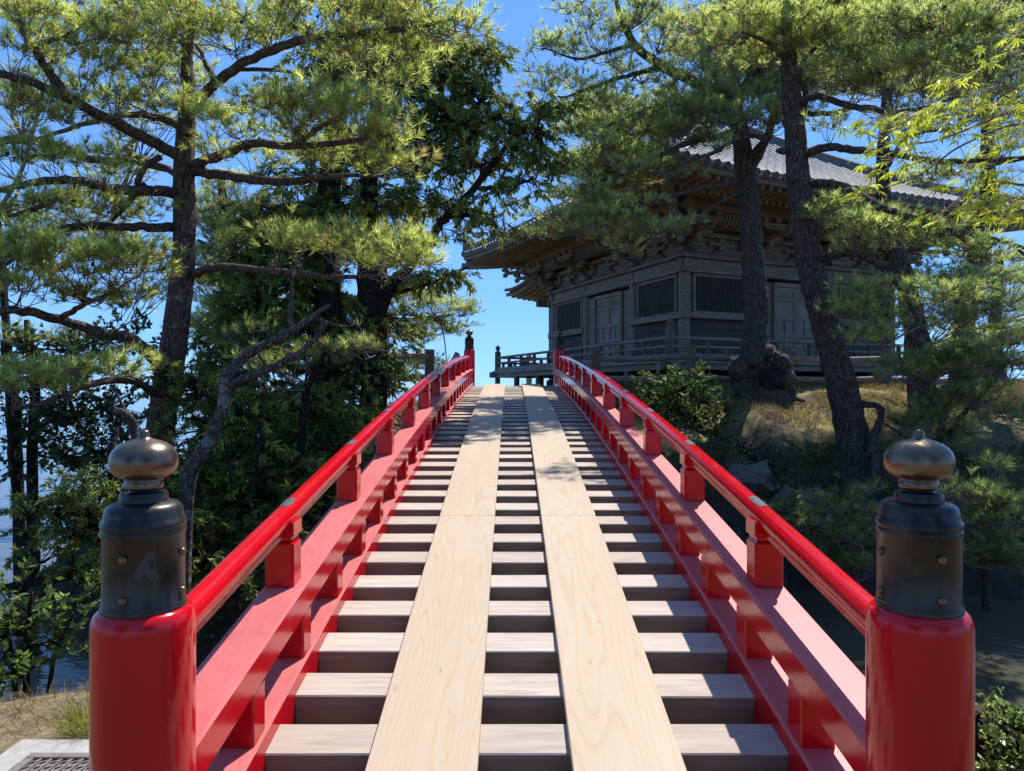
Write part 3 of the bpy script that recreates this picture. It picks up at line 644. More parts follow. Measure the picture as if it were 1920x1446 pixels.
def hip(b):
    fr = []
    for t in np.linspace(0.02, .985, 26): fr.append((np.array([-half + half * t, -half + half * t, w2l(float(rz(t, -EO + half * t)))]), (.707, -.707, 0), (0, 0, 1)))
    b.sweep([(-.2, -.1), (-.2, .12), (-.17, .13), (-.17, .24), (-.14, .25), (-.14, .34), (-.09, .40), (0, .43), (.09, .40), (.14, .34), (.14, .25), (.17, .24), (.17, .13), (.2, .12), (.2, -.1)], fr)
    o = fr[0][0]; M = Matrix.Rotation(R(-45), 3, 'Z'); b.cbox(o + np.array([-.04, -.04, .2]), (.5, .12, .5), .06, M); b.cbox(o + np.array([-.08, -.08, .46]), (.16, .2, .16), .05, M)
    o = fr[3][0]; b.cbox(o + np.array([0, 0, .5]), (.42, .1, .42), .06, M)
face('hip_ridge', hip, m_simple('dark_ridge_tile', (.08, .083, .09), (.19, .195, .205), 5, .5, .4, .02))
b = MB(); b.lathe([(.75, w2l(APX - .3)), (.75, w2l(APX + .25)), (.5, w2l(APX + .3)), (.45, w2l(APX + .6)), (.62, w2l(APX + .65)), (.5, w2l(APX + .8)), (.18, w2l(APX + .85)), (.18, w2l(APX + 1.)), (.34, w2l(APX + 1.2)), (.36, w2l(APX + 1.35)), (.2, w2l(APX + 1.6)), (0, w2l(APX + 1.85))], 20); b.build('roof_finial', TILE, HALL, world=False, smooth=2)
# porch roof on the far side
def porch(b):
    s0, s1 = 2.1, L + .5; V = []; K = 10
    for j in range(K + 1):
        o = .6 + 3.9 * j / K
        for i in range(15):
            s = s0 + (s1 - s0) * i / 14; V.append((s - hc, -hc - o, w2l(6.75 - .36 * (o - .6) + .06 * (o - .6) ** 2 + .25 * abs(2 * i / 14 - 1) ** 3)))
    b.add(V, [[j * 15 + i, (j + 1) * 15 + i, (j + 1) * 15 + i + 1, j * 15 + i + 1] for j in range(K) for i in range(14)])
    nn = len(V); V2 = [(x, y, z - .16) for x, y, z in V]; b.add(V2, [[j * 15 + i, j * 15 + i + 1, (j + 1) * 15 + i + 1, (j + 1) * 15 + i] for j in range(K) for i in range(14)])
    for j in range(28):
        s = s0 + .1 + (s1 - s0 - .2) * j / 27; u = 2 * (s - s0) / (s1 - s0) - 1; pts = []
        for o in np.linspace(.6, 4.55, 10): pts.append((s - hc, -hc - o, w2l(6.78 - .36 * (o - .6) + .06 * (o - .6) ** 2 + .25 * abs(u) ** 3)))
        b.tube(pts, .08, 8)
face('porch_roof', porch, TILE, smooth=2, ks=(2,))
def porchr(b):
    for j in range(26):
        s = 2.2 + (L - 1.8) * j / 25; u = 2 * (s - 2.1) / (L - 1.6) - 1
        b.sweep([(-.05, -.1), (.05, -.1), (.05, 0), (-.05, 0)], [((s - hc, -hc - o, w2l(6.55 - .36 * (o - .6) + .06 * (o - .6) ** 2 + .25 * abs(u) ** 3)), (1, 0, 0), (0, 0, 1)) for o in np.linspace(.6, 4.4, 6)])
    for s in (3.2, L - 1.4): bx(b, s - .13, s + .13, 3.0, 3.26, 2.0, 5.9)
    bx(b, 2.4, L - .6, 3.02, 3.24, 5.6, 5.9)
face('porch_frame', porchr, EAVE, ks=(2,))
# veranda
VE = 2.0; VZ = 2.50
def vfloor(b):
    for j in range(14):
        o0 = .18 + j * .13; b.cbox((0, -hc - o0 - .062, w2l(VZ)), (L + 2 * o0 + .12, .124, .06), .004)
face('veranda_floor', vfloor, OLDH)
for q in ((-VE - .25, L + VE + .25, VE - .22, VE - .02, 2.22, 2.468, .01), (-VE - .05, L + VE + .05, VE - .0, VE + .06, 2.40, 2.53, .01), (-VE + .6, L + VE - .6, VE - .9, VE - .7, 2.22, 2.46, .01)): face('veranda_edge_beam', lambda b: bx(b, *q), OLDH)
for s in np.linspace(-VE + .12, L + VE - .12, 7)[:-1]: face('veranda_post', lambda b: (bx(b, s - .09, s + .09, VE - .2, VE - .02, 1.70, 2.22), bx(b, s - .16, s + .16, VE - .27, VE + .05, 1.55, 1.78, .04)), OLDW)
for k in range(4):
    r = None; b = MB()
    for z, rr in ((3.10, .05), (2.86, .04)): b.tube([(-hc - VE + .1, -hc - VE + .12, w2l(z)), (hc + VE - .1, -hc - VE + .12, w2l(z))], rr, 8)
    bx(b, -VE + .05, L + VE - .05, VE - .2, VE - .05, 2.53, 2.66, .01)
    r = inst('railing', b.mesh('railing', OLDH), HALL, rot=Q4(k))
    for s in np.linspace(-VE + .12, L + VE - .12, 11)[1:-1]:
        b = MB(); bx(b, s - .055, s + .055, VE - .175, VE - .065, 2.66, 3.06, .01); inst('baluster', b.mesh('baluster', OLDW), r)
    for s in np.linspace(-VE + .12, L + VE - .12, 21)[1:-1:2]:
        b = MB(); bx(b, s - .06, s + .06, VE - .17, VE - .07, 2.66, 2.84, .01); inst('low_block', b.mesh('low_block', OLDW), r)
    b = MB(); b.lathe([(.13, w2l(2.3)), (.13, w2l(3.32)), (.11, w2l(3.36)), (.075, w2l(3.37)), (.06, w2l(3.41)), (.07, w2l(3.44)), (.11, w2l(3.49)), (.115, w2l(3.53)), (.08, w2l(3.59)), (.02, w2l(3.64)), (0, w2l(3.66))], 16, (-hc - VE + .12, -hc - VE + .12, 0)); inst('corner_post', b.mesh('corner_post', OLDW, 2), r)
# foundation stones
b = MB(); b.cbox((0, 0, .1), (L + .6, L + .6, .5), .05); b.build('stone_base', ROCK, HALL, world=False)

# ------------------------------------------------------------ fences, stones
def log_fence(name, label, pts, zr, mat=LOG, pr=.13, rr=.075, ph=1.0):
    t = thing(name, label, 'fence', (pts[0][0], pts[0][1], pts[0][2]))
    for (x, y, z) in pts:
        b = MB(); b.tube([(x, y, z - .3), (x + random.uniform(-.02, .02), y, z + ph * .5), (x, y, z + ph)], [pr, pr * .97, pr * .95], 12, lump=.02); b.build('post', OLDW, t, smooth=2)
    for a, c in zip(pts[:-1], pts[1:]):
        for dz in zr:
            m_ = [(a[i] + c[i]) / 2 for i in range(3)]; b = MB(); b.tube(catmull([(a[0], a[1] - .02, a[2] + dz), (m_[0], m_[1], m_[2] + dz + random.uniform(-.04, .02)), (c[0], c[1] - .02, c[2] + dz + .01)], 4), rr, 8, lump=.04); b.build('rail', mat, t, smooth=2)
    return t
fp = [P(1020, 722, 18.6), P(1117, 726, 17.9), P(1295, 724, 17.2), P(1478, 728, 17.4), P(1662, 728, 17.8), P(1850, 730, 18.6), P(2030, 732, 19.5)]
log_fence('log_fence', 'grey log fence with two round rails running below the hall veranda', [tuple(p) for p in fp[1:]], (.72, .22))
fl = [P(640, 724, 15.2), P(722, 722, 15.8), P(806, 722, 16.4)]
log_fence('log_fence', 'short log fence with stout post left of the red bridge rail', [tuple(p) for p in fl], (.66, .18), ph=.82, pr=.115)
b = MB(); p = P(857, 735, 23); w = .3
out = [(-.33, -.3), (.33, -.3), (.34, .75), (.2, 1.02), (.06, 1.26), (-.05, 1.30), (-.16, 1.08), (-.33, .92)]
b.sweep(out[::-1], [(p + np.array([0, -.12, 0]), (1, 0, 0), (0, 0, 1)), (p + np.array([0, .14, 0]), (1.02, 0, 0), (0, 0, .98))]); tag(b.build('standing_stone', STONE), 'grey pointed standing stone slab behind the far left bridge post', 'stone')
p = P(992, 739, 38); LT = thing('stone_lantern', 'pale stone lantern seen through the far veranda railing', 'lantern', p)
z = p[2]
for nme, prof in (('base', [(.5, z - .2), (.5, z + .12), (.34, z + .22), (0, z + .22)]), ('shaft', [(.17, z + .22), (.15, z + .65), (.18, z + 1.05), (0, z + 1.05)]), ('platform', [(.18, z + 1.05), (.38, z + 1.17), (.38, z + 1.27), (0, z + 1.27)]), ('light_box', [(.24, z + 1.27), (.24, z + 1.6), (0, z + 1.6)]), ('cap', [(.5, z + 1.6), (.5, z + 1.66), (.3, z + 1.8), (.12, z + 1.86), (.16, z + 1.95), (.12, z + 2.1), (0, z + 2.17)])):
    b = MB(); b.lathe(prof, 12 if nme != 'shaft' else 16, (p[0], p[1], 0)); b.build(nme, STONE, LT, smooth=2)
# rocks along the channel
for i, (px, py, d, r, lab) in enumerate(((1500, 930, 11.3, .42, 'dark rock on the bank left of the big leaning pine foot'), (1570, 985, 10.9, .34, 'small dark rock low by the channel under the leaning pine'), (1400, 935, 11.6, .38, 'mossy dark rock at the channel edge right of the red rail'), (1690, 960, 10.9, .4, 'dark rock under the pine sprays beside the right bridge post'))):
    b = MB(); c = P(px, py, d); c[2] = float(ground_z(c[0], c[1])) + .1; b.blob(c, r, 9, 5, .16, (1.25, .9, .75)); tag(b.build('bank_rock', ROCK), lab, 'rock', 'rocks on the channel bank')

# ------------------------------------------------------------ foliage builders (numpy)
def unit(v): return v / (np.linalg.norm(v, axis=-1, keepdims=True) + 1e-9)
def perp(d):
    r = rng.normal(size=d.shape); return unit(np.cross(d, r))
def twig_tubes(b, A, Bp, Cc, r0, r1):
    """three-sided two-segment twigs A-B-C, vectorised"""
    n = len(A)
    if n == 0: return
    t = unit(Cc - A); u = perp(t); w = np.cross(t, u); V = []
    for pt, rr in ((A, r0), (Bp, (r0 + r1) / 2), (Cc, r1)):
        for k in range(3):
            a = 2 * math.pi * k / 3; V.append(pt + rr * (math.cos(a) * u + math.sin(a) * w))
    V = np.stack(V, 1).reshape(-1, 3); base = (np.arange(n) * 9)[:, None]; f = []
    for s_ in range(2):
        for k in range(3):
            k2 = (k + 1) % 3; f.append(base + np.array([[s_ * 3 + k, s_ * 3 + k2, s_ * 3 + 3 + k2, s_ * 3 + 3 + k]]))
    b.add(V, np.stack(f, 1).reshape(-1, 4))
def needles(b, pt, dr, tint, Ln, wd, N, spread=(6, 66)):
    n = len(pt)
    d = np.repeat(dr, N, 0); p = np.repeat(pt, N, 0); ph = np.radians(rng.uniform(*spread, size=(n * N, 1))); u = perp(d)
    nd = d * np.cos(ph) + u * np.sin(ph); nd[:, 2] -= .06; nd = unit(nd)
    base = p - d * rng.uniform(0, .5, size=(n * N, 1)) * Ln; ln = Ln * rng.uniform(.7, 1.1, size=(n * N, 1)); wv = perp(nd) * wd / 2
    V = np.stack([base - wv, base + wv, base + nd * ln], 1).reshape(-1, 3)
    f = np.arange(n * N * 3).reshape(-1, 3); b.add(V, f, np.clip(np.repeat(tint, N) + rng.normal(size=n * N) * .07, .0, 1))
def quads(b, p, d, up, ln, wd, tint, fold=.0):
    """leaf quads: base, side, tip, side"""
    s_ = unit(np.cross(d, up)); V = np.stack([p, p + d * ln * .45 + s_ * wd / 2, p + d * ln, p + d * ln * .45 - s_ * wd / 2], 1).reshape(-1, 3)
    b.add(V, np.arange(len(p) * 4).reshape(-1, 4), tint)
def nearest(limb, c):
    i = np.argmin(np.linalg.norm(limb - c, axis=1)); return limb[i]

DS = 1.0   # distance scale of the tree being built
def tree_base(name, label, cat, loc, group=None): return thing(name, label, cat, loc, 0, group)
def wood(t, paths, mat, tname='trunk', seg=12, lump=.05):
    """paths: list of (kind, [(px,py,d,r_m),...]); returns limb sample points"""
    pts = []
    for kind, pa in paths:
        w = np.array([list(P(a, b_, d * DS)) + [r * DS] for a, b_, d, r in pa]); q = catmull(w, 6)
        if kind != 'trunk':
            q[1:-1, :3] += rng.normal(size=(len(q) - 2, 3)) * q[1:-1, 3:4] * .16
        b = MB(); b.tube(q[:, :3], q[:, 3], seg if kind == 'trunk' else 8, lump=lump); b.build(kind, mat, t, smooth=True)
        pts.append(q[:, :3])
    return np.concatenate(pts)
def world_pads(pads): return [(P(a, b_, d * DS), rx * d * DS / F, ry * d * DS / F, k) for a, b_, rx, ry, d, k in pads]
def pine_crown(t, pads, limb, mat, bark, Ln=.10, wd=.0035, N=26, dens=1.0, flat=.75, up=.8, cones=True, tw=1.):
    """pads: (px,py,rx,ry,d,density) cloud-like layers of needle tufts on fine twigs"""
    fb = MB(); wb = MB(); cb = MB()
    for c, rx, rz_, k in world_pads(pads):
        ry = max(rx * flat, .25); k = .25 + .8 * k; n = max(10, int(k * dens * 7.6 * math.pi * (rx * ry + .6 * rx * rz_) / (Ln * 1.15) ** 2 * .62)); m_ = max(4, n // 8)
        th = rng.uniform(0, 2 * math.pi, m_); rr = np.sqrt(rng.random(m_)); hz = np.sqrt(np.clip(1 - rr ** 2, 0, 1)); w = 1 - 1.7 * rng.random(m_) ** 1.6
        nd = c + np.stack([rx * rr * np.cos(th), ry * rr * np.sin(th), rz_ * hz * w * .85 + rng.normal(size=m_) * .03], -1)
        own = rng.integers(0, m_, n); off = rng.normal(size=(n, 3)) * np.array([Ln * 1.15, Ln * 1.15, Ln * .55]); off[:, 2] = np.abs(off[:, 2]) + Ln * .2
        tp = nd[own] + off; rad = tp - c; rad[:, 2] *= .4
        dr = unit(unit(off) * .9 + unit(rad) * .55 + np.array([0, 0, up * 1.25]) + rng.normal(size=(n, 3)) * .25)
        tint = np.clip(rng.beta(1.5, 1.5, n) * .95 + .08 + rng.normal(size=m_)[own] * .09, .1, 1); tint[rng.random(n) < .035] = .02
        needles(fb, tp, dr, tint, Ln, wd, N)
        mid = nd[own] + off * .5 + rng.normal(size=(n, 3)) * .02; mid[:, 2] -= .012
        twig_tubes(wb, nd[own], mid, tp, .0034 * tw, .0022 * tw)
        st = nearest(limb, c + np.array([0, 0, -rz_ * .6])); hub = c * .55 + st * .45 if np.linalg.norm(st - c) < rx else c + (st - c) * (rx * .7 / np.linalg.norm(st - c))
        hub = hub + np.array([0, 0, -rz_ * .5])
        mid = (nd + hub) / 2 + rng.normal(size=nd.shape) * .05; mid[:, 2] -= .1 * rx
        twig_tubes(wb, np.repeat(hub[None], m_, 0) + rng.normal(size=nd.shape) * .03, mid, nd, .007 * tw, .0038 * tw)
        dl = np.linalg.norm(hub - st)
        if dl > .05:
            q = catmull([np.append(st, .011 + .010 * dl), np.append((st * .6 + hub * .4) + np.array([0, 0, -.05 * dl]) + rng.normal(size=3) * .05 * dl, .011 + .006 * dl), np.append(hub, .011)], 5); wb.tube(q[:, :3], np.minimum(q[:, 3], .035), 6, caps=False)
        if cones and len(nd) > 6:
            for q in nd[rng.integers(0, m_, max(1, m_ // 9))]: cb.blob(q + rng.normal(size=3) * .03, .019 + .007 * rng.random(), 6, 3)
    o = fb.build('needles', mat, t, tint=True); wb.build('twigs', TWIG, t)
    if cb.n: cb.build('cones', BARK_D, t, smooth=True)['kind'] = 'stuff'
    return o
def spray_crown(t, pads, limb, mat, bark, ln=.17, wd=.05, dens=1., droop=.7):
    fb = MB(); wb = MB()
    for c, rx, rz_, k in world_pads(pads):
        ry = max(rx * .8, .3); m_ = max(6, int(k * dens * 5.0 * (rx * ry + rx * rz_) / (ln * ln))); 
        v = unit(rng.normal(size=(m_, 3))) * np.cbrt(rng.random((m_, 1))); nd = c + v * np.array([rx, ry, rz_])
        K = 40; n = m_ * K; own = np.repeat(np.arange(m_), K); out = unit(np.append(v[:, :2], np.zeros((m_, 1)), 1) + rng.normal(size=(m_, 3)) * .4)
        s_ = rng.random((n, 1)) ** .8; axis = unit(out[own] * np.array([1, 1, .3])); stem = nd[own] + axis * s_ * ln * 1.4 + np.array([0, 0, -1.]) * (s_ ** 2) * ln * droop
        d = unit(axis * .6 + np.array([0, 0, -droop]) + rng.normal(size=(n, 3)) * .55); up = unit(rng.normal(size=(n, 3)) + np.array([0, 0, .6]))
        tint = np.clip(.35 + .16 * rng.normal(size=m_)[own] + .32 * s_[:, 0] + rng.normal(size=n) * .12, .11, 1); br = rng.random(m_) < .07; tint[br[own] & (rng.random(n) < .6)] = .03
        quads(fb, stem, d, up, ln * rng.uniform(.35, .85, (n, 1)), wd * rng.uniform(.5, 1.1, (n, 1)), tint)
        e = nd + out * ln; twig_tubes(wb, nd - out * .06, (nd + e) / 2, e, .006, .003)
        st = nearest(limb, c); hub = c + (st - c) * min(1., .5 * rx / (np.linalg.norm(st - c) + 1e-6)); mid = (nd + hub) / 2 + rng.normal(size=nd.shape) * .06
        sel = np.ones(m_, bool); twig_tubes(wb, np.repeat(hub[None], sel.sum(), 0), mid[sel], nd[sel], .011, .005)
        dl = np.linalg.norm(hub - st)
        if dl > .05:
            q = catmull([np.append(st, .015 + .010 * dl), np.append((st + hub) / 2 + np.array([0, 0, .05 * dl]) + rng.normal(size=3) * .06 * dl, .018), np.append(hub, .012)], 5); wb.tube(q[:, :3], np.minimum(q[:, 3], .05), 6, caps=False)
    fb.build('foliage', mat, t, tint=True); wb.build('twigs', bark, t)
def leaf_crown(t, pads, limb, mat, bark, ln=.07, wd=.038, dens=1., K=14, stem=True):
    fb = MB(); wb = MB()
    for c, rx, rz_, k in world_pads(pads):
        ry = max(rx * .8, .2); m_ = max(8, int(k * dens * 1.25 * (rx * ry + rx * rz_) / (ln * ln)))
        v = unit(rng.normal(size=(m_, 3))) * np.cbrt(rng.random((m_, 1))); nd = c + v * np.array([rx, ry, rz_]); own = np.repeat(np.arange(m_), K); n = m_ * K
        ax = unit(v * np.array([1, 1, .5]) + rng.normal(size=(m_, 3)) * .4 + np.array([0, 0, .45])); s_ = rng.random((n, 1)); p = nd[own] + ax[own] * s_ * ln * 3
        d = unit(ax[own] * .5 + perp(ax)[own] * 0 + unit(rng.normal(size=(n, 3))) * .95 + np.array([0, 0, -.05])); up = unit(rng.normal(size=(n, 3)) * .7 + np.array([0, 0, 1.]))
        tint = np.clip(.42 + .17 * rng.normal(size=m_)[own] + .3 * (s_[:, 0] - .5) + rng.normal(size=n) * .12, 0, 1)
        quads(fb, p, d, up, ln * rng.uniform(.6, 1.15, (n, 1)), wd * rng.uniform(.7, 1.15, (n, 1)), tint)
        twig_tubes(wb, nd, nd + ax * ln * 1.5 + rng.normal(size=nd.shape) * .01, nd + ax * ln * 3, .004, .0025)
        st = nearest(limb, c); hub = c + (st - c) * min(1., .6 * rx / (np.linalg.norm(st - c) + 1e-6)); mid = (nd + hub) / 2 + rng.normal(size=nd.shape) * .04
        sel = np.ones(m_, bool); twig_tubes(wb, np.repeat(hub[None], sel.sum(), 0), mid[sel], nd[sel], .009, .004)
        dl = np.linalg.norm(hub - st)
        if dl > .04:
            q = catmull([np.append(st, .012 + .008 * dl), np.append((st + hub) / 2 + rng.normal(size=3) * .07 * dl, .014), np.append(hub, .01)], 5); wb.tube(q[:, :3], np.minimum(q[:, 3], .04), 6, caps=False)
    fb.build('leaves', mat, t, tint=True); wb.build('stems', bark, t)

def gz(px, d): X = (px - 960) / F * d; return float(ground_z(np.array([X]), np.array([d]))[0])
def base_py(px, d): return HY - (gz(px, d) - CZ) * F / d
# ------------------------------------------------------------ left foreground red pine
b0 = base_py(290, 9.6); DS = 1.2
T = tree_base('pine_tree', 'red barked pine with layered bright needle pads leaning over the left post', 'pine tree', (-4.83, 9.6, gz(290, 9.6)))
LIMB = wood(T, [
 ('trunk', [(285, b0 + 30, 8.0, .21), (292, 900, 8.0, .165), (303, 790, 8.0, .15), (325, 650, 8.0, .14), (343, 500, 8.0, .125), (346, 400, 8.0, .118), (345, 310, 8.0, .112), (349, 240, 8.0, .098), (354, 180, 8.0, .08), (350, 110, 8.0, .065), (356, 30, 8.0, .05), (350, -60, 8.0, .035), (352, -140, 8.0, .015)]),
 ('limb', [(353, 215, 8.0, .06), (380, 180, 7.8, .055), (412, 150, 7.5, .05), (465, 115, 7.3, .046), (540, 83, 7.0, .042), (620, 66, 6.8, .036), (700, 60, 6.65, .03), (780, 52, 6.55, .02), (850, 35, 6.5, .01)]),
 ('limb', [(340, 295, 8.0, .07), (285, 265, 7.7, .062), (200, 222, 7.3, .056), (120, 180, 6.9, .05), (60, 155, 6.6, .04), (-30, 130, 6.3, .035)]),
 ('limb', [(125, 182, 6.95, .05), (95, 140, 6.8, .042), (65, 90, 6.7, .035), (42, 50, 6.6, .03), (44, -20, 6.6, .02)]),
 ('limb', [(62, 84, 6.75, .028), (110, 72, 6.8, .02), (170, 40, 6.9, .012)]),
 ('limb', [(355, 312, 8.0, .062), (420, 288, 7.6, .05), (470, 270, 7.2, .044), (550, 274, 6.7, .033), (650, 266, 6.4, .025), (740, 250, 6.3, .012)]),
 ('limb', [(550, 274, 6.7, .035), (590, 245, 6.5, .025), (640, 215, 6.3, .014)]),
 ('limb', [(362, 322, 8.0, .06), (430, 332, 7.6, .05), (520, 340, 7.2, .04), (620, 330, 6.9, .026), (720, 330, 6.7, .012)]),
 ('limb', [(335, 362, 8.0, .065), (280, 358, 7.6, .055), (210, 355, 7.2, .05), (150, 340, 6.9, .042), (70, 342, 6.6, .035), (-20, 362, 6.4, .02)]),
 ('limb', [(150, 345, 6.9, .03), (110, 372, 6.7, .025), (40, 400, 6.5, .018), (-30, 412, 6.3, .012)]),
 ('limb', [(258, 345, 7.5, .032), (272, 315, 7.6, .03), (300, 295, 7.8, .035)]),
 ('limb', [(330, 427, 8.0, .055), (250, 425, 7.6, .045), (150, 425, 7.2, .038), (50, 440, 6.9, .025), (-20, 450, 6.8, .015)]),
 ('limb', [(360, 516, 8.0, .05), (395, 503, 7.6, .042), (450, 502, 7.1, .037), (550, 512, 6.6, .032), (640, 520, 6.3, .022), (720, 515, 6.1, .012)]),
 ('limb', [(318, 710, 8.0, .10), (285, 668, 7.6, .075), (240, 635, 7.2, .06), (180, 622, 6.9, .055), (110, 600, 6.6, .045), (40, 582, 6.3, .04), (-40, 590, 6.1, .03)]),
 ('limb', [(110, 598, 6.6, .03), (160, 570, 6.5, .024), (220, 545, 6.4, .014)]),
 ('limb', [(305, 745, 8.0, .05), (250, 715, 7.3, .04), (180, 718, 6.7, .032), (110, 745, 6.3, .024), (20, 770, 6.0, .015)]),
 ('limb', [(352, 250, 7.9, .05), (310, 225, 8.1, .042), (240, 215, 8.3, .036), (150, 235, 8.5, .028), (60, 262, 8.6, .018), (-20, 268, 8.7, .01)]),
 ('limb', [(405, 150, 7.55, .03), (385, 120, 7.6, .025), (372, 90, 7.7, .018), (330, 60, 7.8, .012)]),
 ('limb', [(590, 70, 7.0, .025), (545, 45, 7.1, .02), (525, 15, 7.2, .016), (520, -40, 7.3, .01)]),
 ('limb', [(440, 130, 7.5, .024), (520, 132, 7.3, .02), (600, 142, 7.1, .016), (690, 130, 6.9, .01)]),
 ('limb', [(272, 345, 7.6, .03), (240, 382, 7.5, .026), (210, 415, 7.4, .016)]),
 ('limb', [(340, 330, 8.0, .03), (262, 300, 8.4, .06), (170, 300, 8.8, .05), (60, 262, 9.2, .06), (-20, 268, 9.4, .05)]),
], BARK_L, seg=16, lump=.035)
pine_crown(T, [
 (55, 480, 75, 40, 6.1, 1.2), (130, 510, 80, 42, 6.2, 1.2), (205, 500, 65, 38, 6.3, 1.2), (258, 490, 45, 25, 6.4, 1.), (250, 570, 45, 28, 6.5, .8), (30, 545, 60, 25, 6.0, .8), (175, 560, 70, 22, 6.3, .7), (10, 500, 50, 40, 6.1, 1.1), (270, 520, 36, 30, 6.6, .9),
 (40, 735, 70, 30, 6.0, 1.1), (110, 715, 75, 30, 6.1, 1.), (190, 700, 60, 24, 6.4, .9), (240, 690, 35, 16, 6.8, .7),
 (545, 215, 60, 40, 6.4, 1.1), (620, 205, 70, 42, 6.2, 1.2), (680, 225, 60, 36, 6.2, 1.1), (500, 205, 45, 30, 6.7, .8), (440, 235, 60, 32, 7.0, .7), (600, 262, 80, 24, 6.6, .8), (700, 275, 70, 30, 6.4, .9), (735, 320, 55, 22, 6.6, .8), (600, 300, 80, 22, 6.9, .6), (470, 300, 60, 25, 7.3, .5), (410, 285, 40, 25, 7.5, .5),
 (560, 462, 55, 28, 6.6, .9), (640, 462, 70, 34, 6.4, 1.), (720, 460, 70, 38, 6.2, 1.2), (770, 495, 48, 24, 6.1, 1.1), (520, 455, 45, 22, 6.8, .7), (690, 500, 60, 18, 6.3, .6),
 (330, 30, 110, 42, 7.2, .8), (430, 55, 90, 38, 7.2, 1.), (500, 50, 70, 34, 7.0, 1.), (240, 70, 90, 40, 7.1, .7), (150, 60, 80, 42, 6.9, .8), (60, 50, 70, 45, 6.6, .9), (20, 110, 50, 40, 6.5, .8), (580, 25, 70, 34, 6.9, .9), (660, 30, 70, 34, 6.8, 1.), (740, 20, 70, 36, 6.6, 1.), (810, 40, 65, 40, 6.5, 1.1), (860, 60, 42, 28, 6.4, .8), (640, 110, 60, 24, 6.9, .8), (710, 105, 70, 36, 6.8, .9), (775, 120, 50, 30, 6.9, .6), (740, 160, 55, 26, 7.0, .7),
 (220, 140, 80, 34, 7.3, .5), (150, 130, 60, 26, 7.2, .5), (110, 225, 80, 34, 7.0, .5), (50, 215, 60, 30, 6.8, .6), (170, 190, 60, 26, 7.2, .5), (250, 190, 70, 22, 7.8, .45), (30, 300, 70, 34, 6.6, .8), (90, 300, 60, 24, 6.9, .5), (160, 310, 70, 22, 7.3, .4), (230, 275, 60, 20, 7.8, .35),
 (60, 380, 80, 24, 6.6, .6), (150, 395, 80, 24, 7.1, .5), (230, 395, 60, 22, 7.5, .45), (280, 390, 50, 24, 7.8, .4), (20, 420, 50, 20, 6.5, .6), (310, 520, 40, 40, 8.5, .4),
 (420, 380, 50, 30, 8.3, .4), (410, 470, 45, 30, 8.2, .4), (330, 130, 80, 40, 8.0, .6), (350, 190, 60, 26, 7.6, .7), (390, 215, 50, 22, 7.5, .7), (300, 200, 50, 22, 7.7, .6), (270, 30, 80, 40, 7.7, .5)],
 LIMB, NEED, BARK_L, Ln=.13, wd=.0088, N=22, dens=.8)
DS = 1.0

# ------------------------------------------------------------ dark evergreen in the middle left
T = tree_base('cypress_tree', 'tall dark evergreen with drooping sprays and a forked black trunk left of the sky gap', 'evergreen tree', (-3.1, 13, gz(640, 13)))
LIMB = wood(T, [
 ('trunk', [(600, base_py(600, 13) + 20, 13, .30), (612, 700, 13, .26), (614, 560, 13, .24), (612, 430, 13, .22), (622, 300, 13, .2), (640, 150, 13, .16), (655, 20, 13, .12), (660, -120, 13, .08)]),
 ('trunk', [(690, base_py(690, 13.2) + 20, 13.2, .29), (700, 760, 13.2, .25), (700, 640, 13.2, .25), (692, 545, 13.2, .23), (690, 400, 13.2, .18), (700, 260, 13.2, .16), (725, 120, 13.2, .13), (740, -30, 13.2, .09)]),
 ('limb', [(705, 590, 13.2, .16), (730, 545, 13.1, .13), (765, 500, 13, .10), (800, 455, 12.8, .085), (835, 410, 12.7, .075), (890, 352, 12.6, .062), (925, 305, 12.5, .05), (960, 262, 12.4, .04), (1010, 225, 12.3, .03), (1055, 195, 12.3, .016)]),
 ('limb', [(890, 352, 12.6, .04), (950, 350, 12.5, .03), (1005, 335, 12.4, .018)]), ('limb', [(835, 410, 12.7, .04), (890, 405, 12.7, .03), (935, 425, 12.6, .016)]),
 ('limb', [(700, 290, 13.2, .07), (770, 260, 13, .05), (860, 230, 12.8, .03), (920, 235, 12.7, .015)]), ('limb', [(718, 160, 13.2, .06), (790, 130, 13, .045), (870, 95, 12.9, .03), (930, 92, 12.8, .015)]),
 ('limb', [(612, 430, 13, .08), (540, 400, 12.8, .06), (460, 410, 12.6, .03)]), ('limb', [(613, 520, 13, .08), (540, 540, 12.6, .05), (470, 590, 12.3, .03)]), ('limb', [(696, 560, 13.2, .06), (780, 540, 13, .04), (880, 500, 12.8, .02)]),
], BARK_D, seg=12)
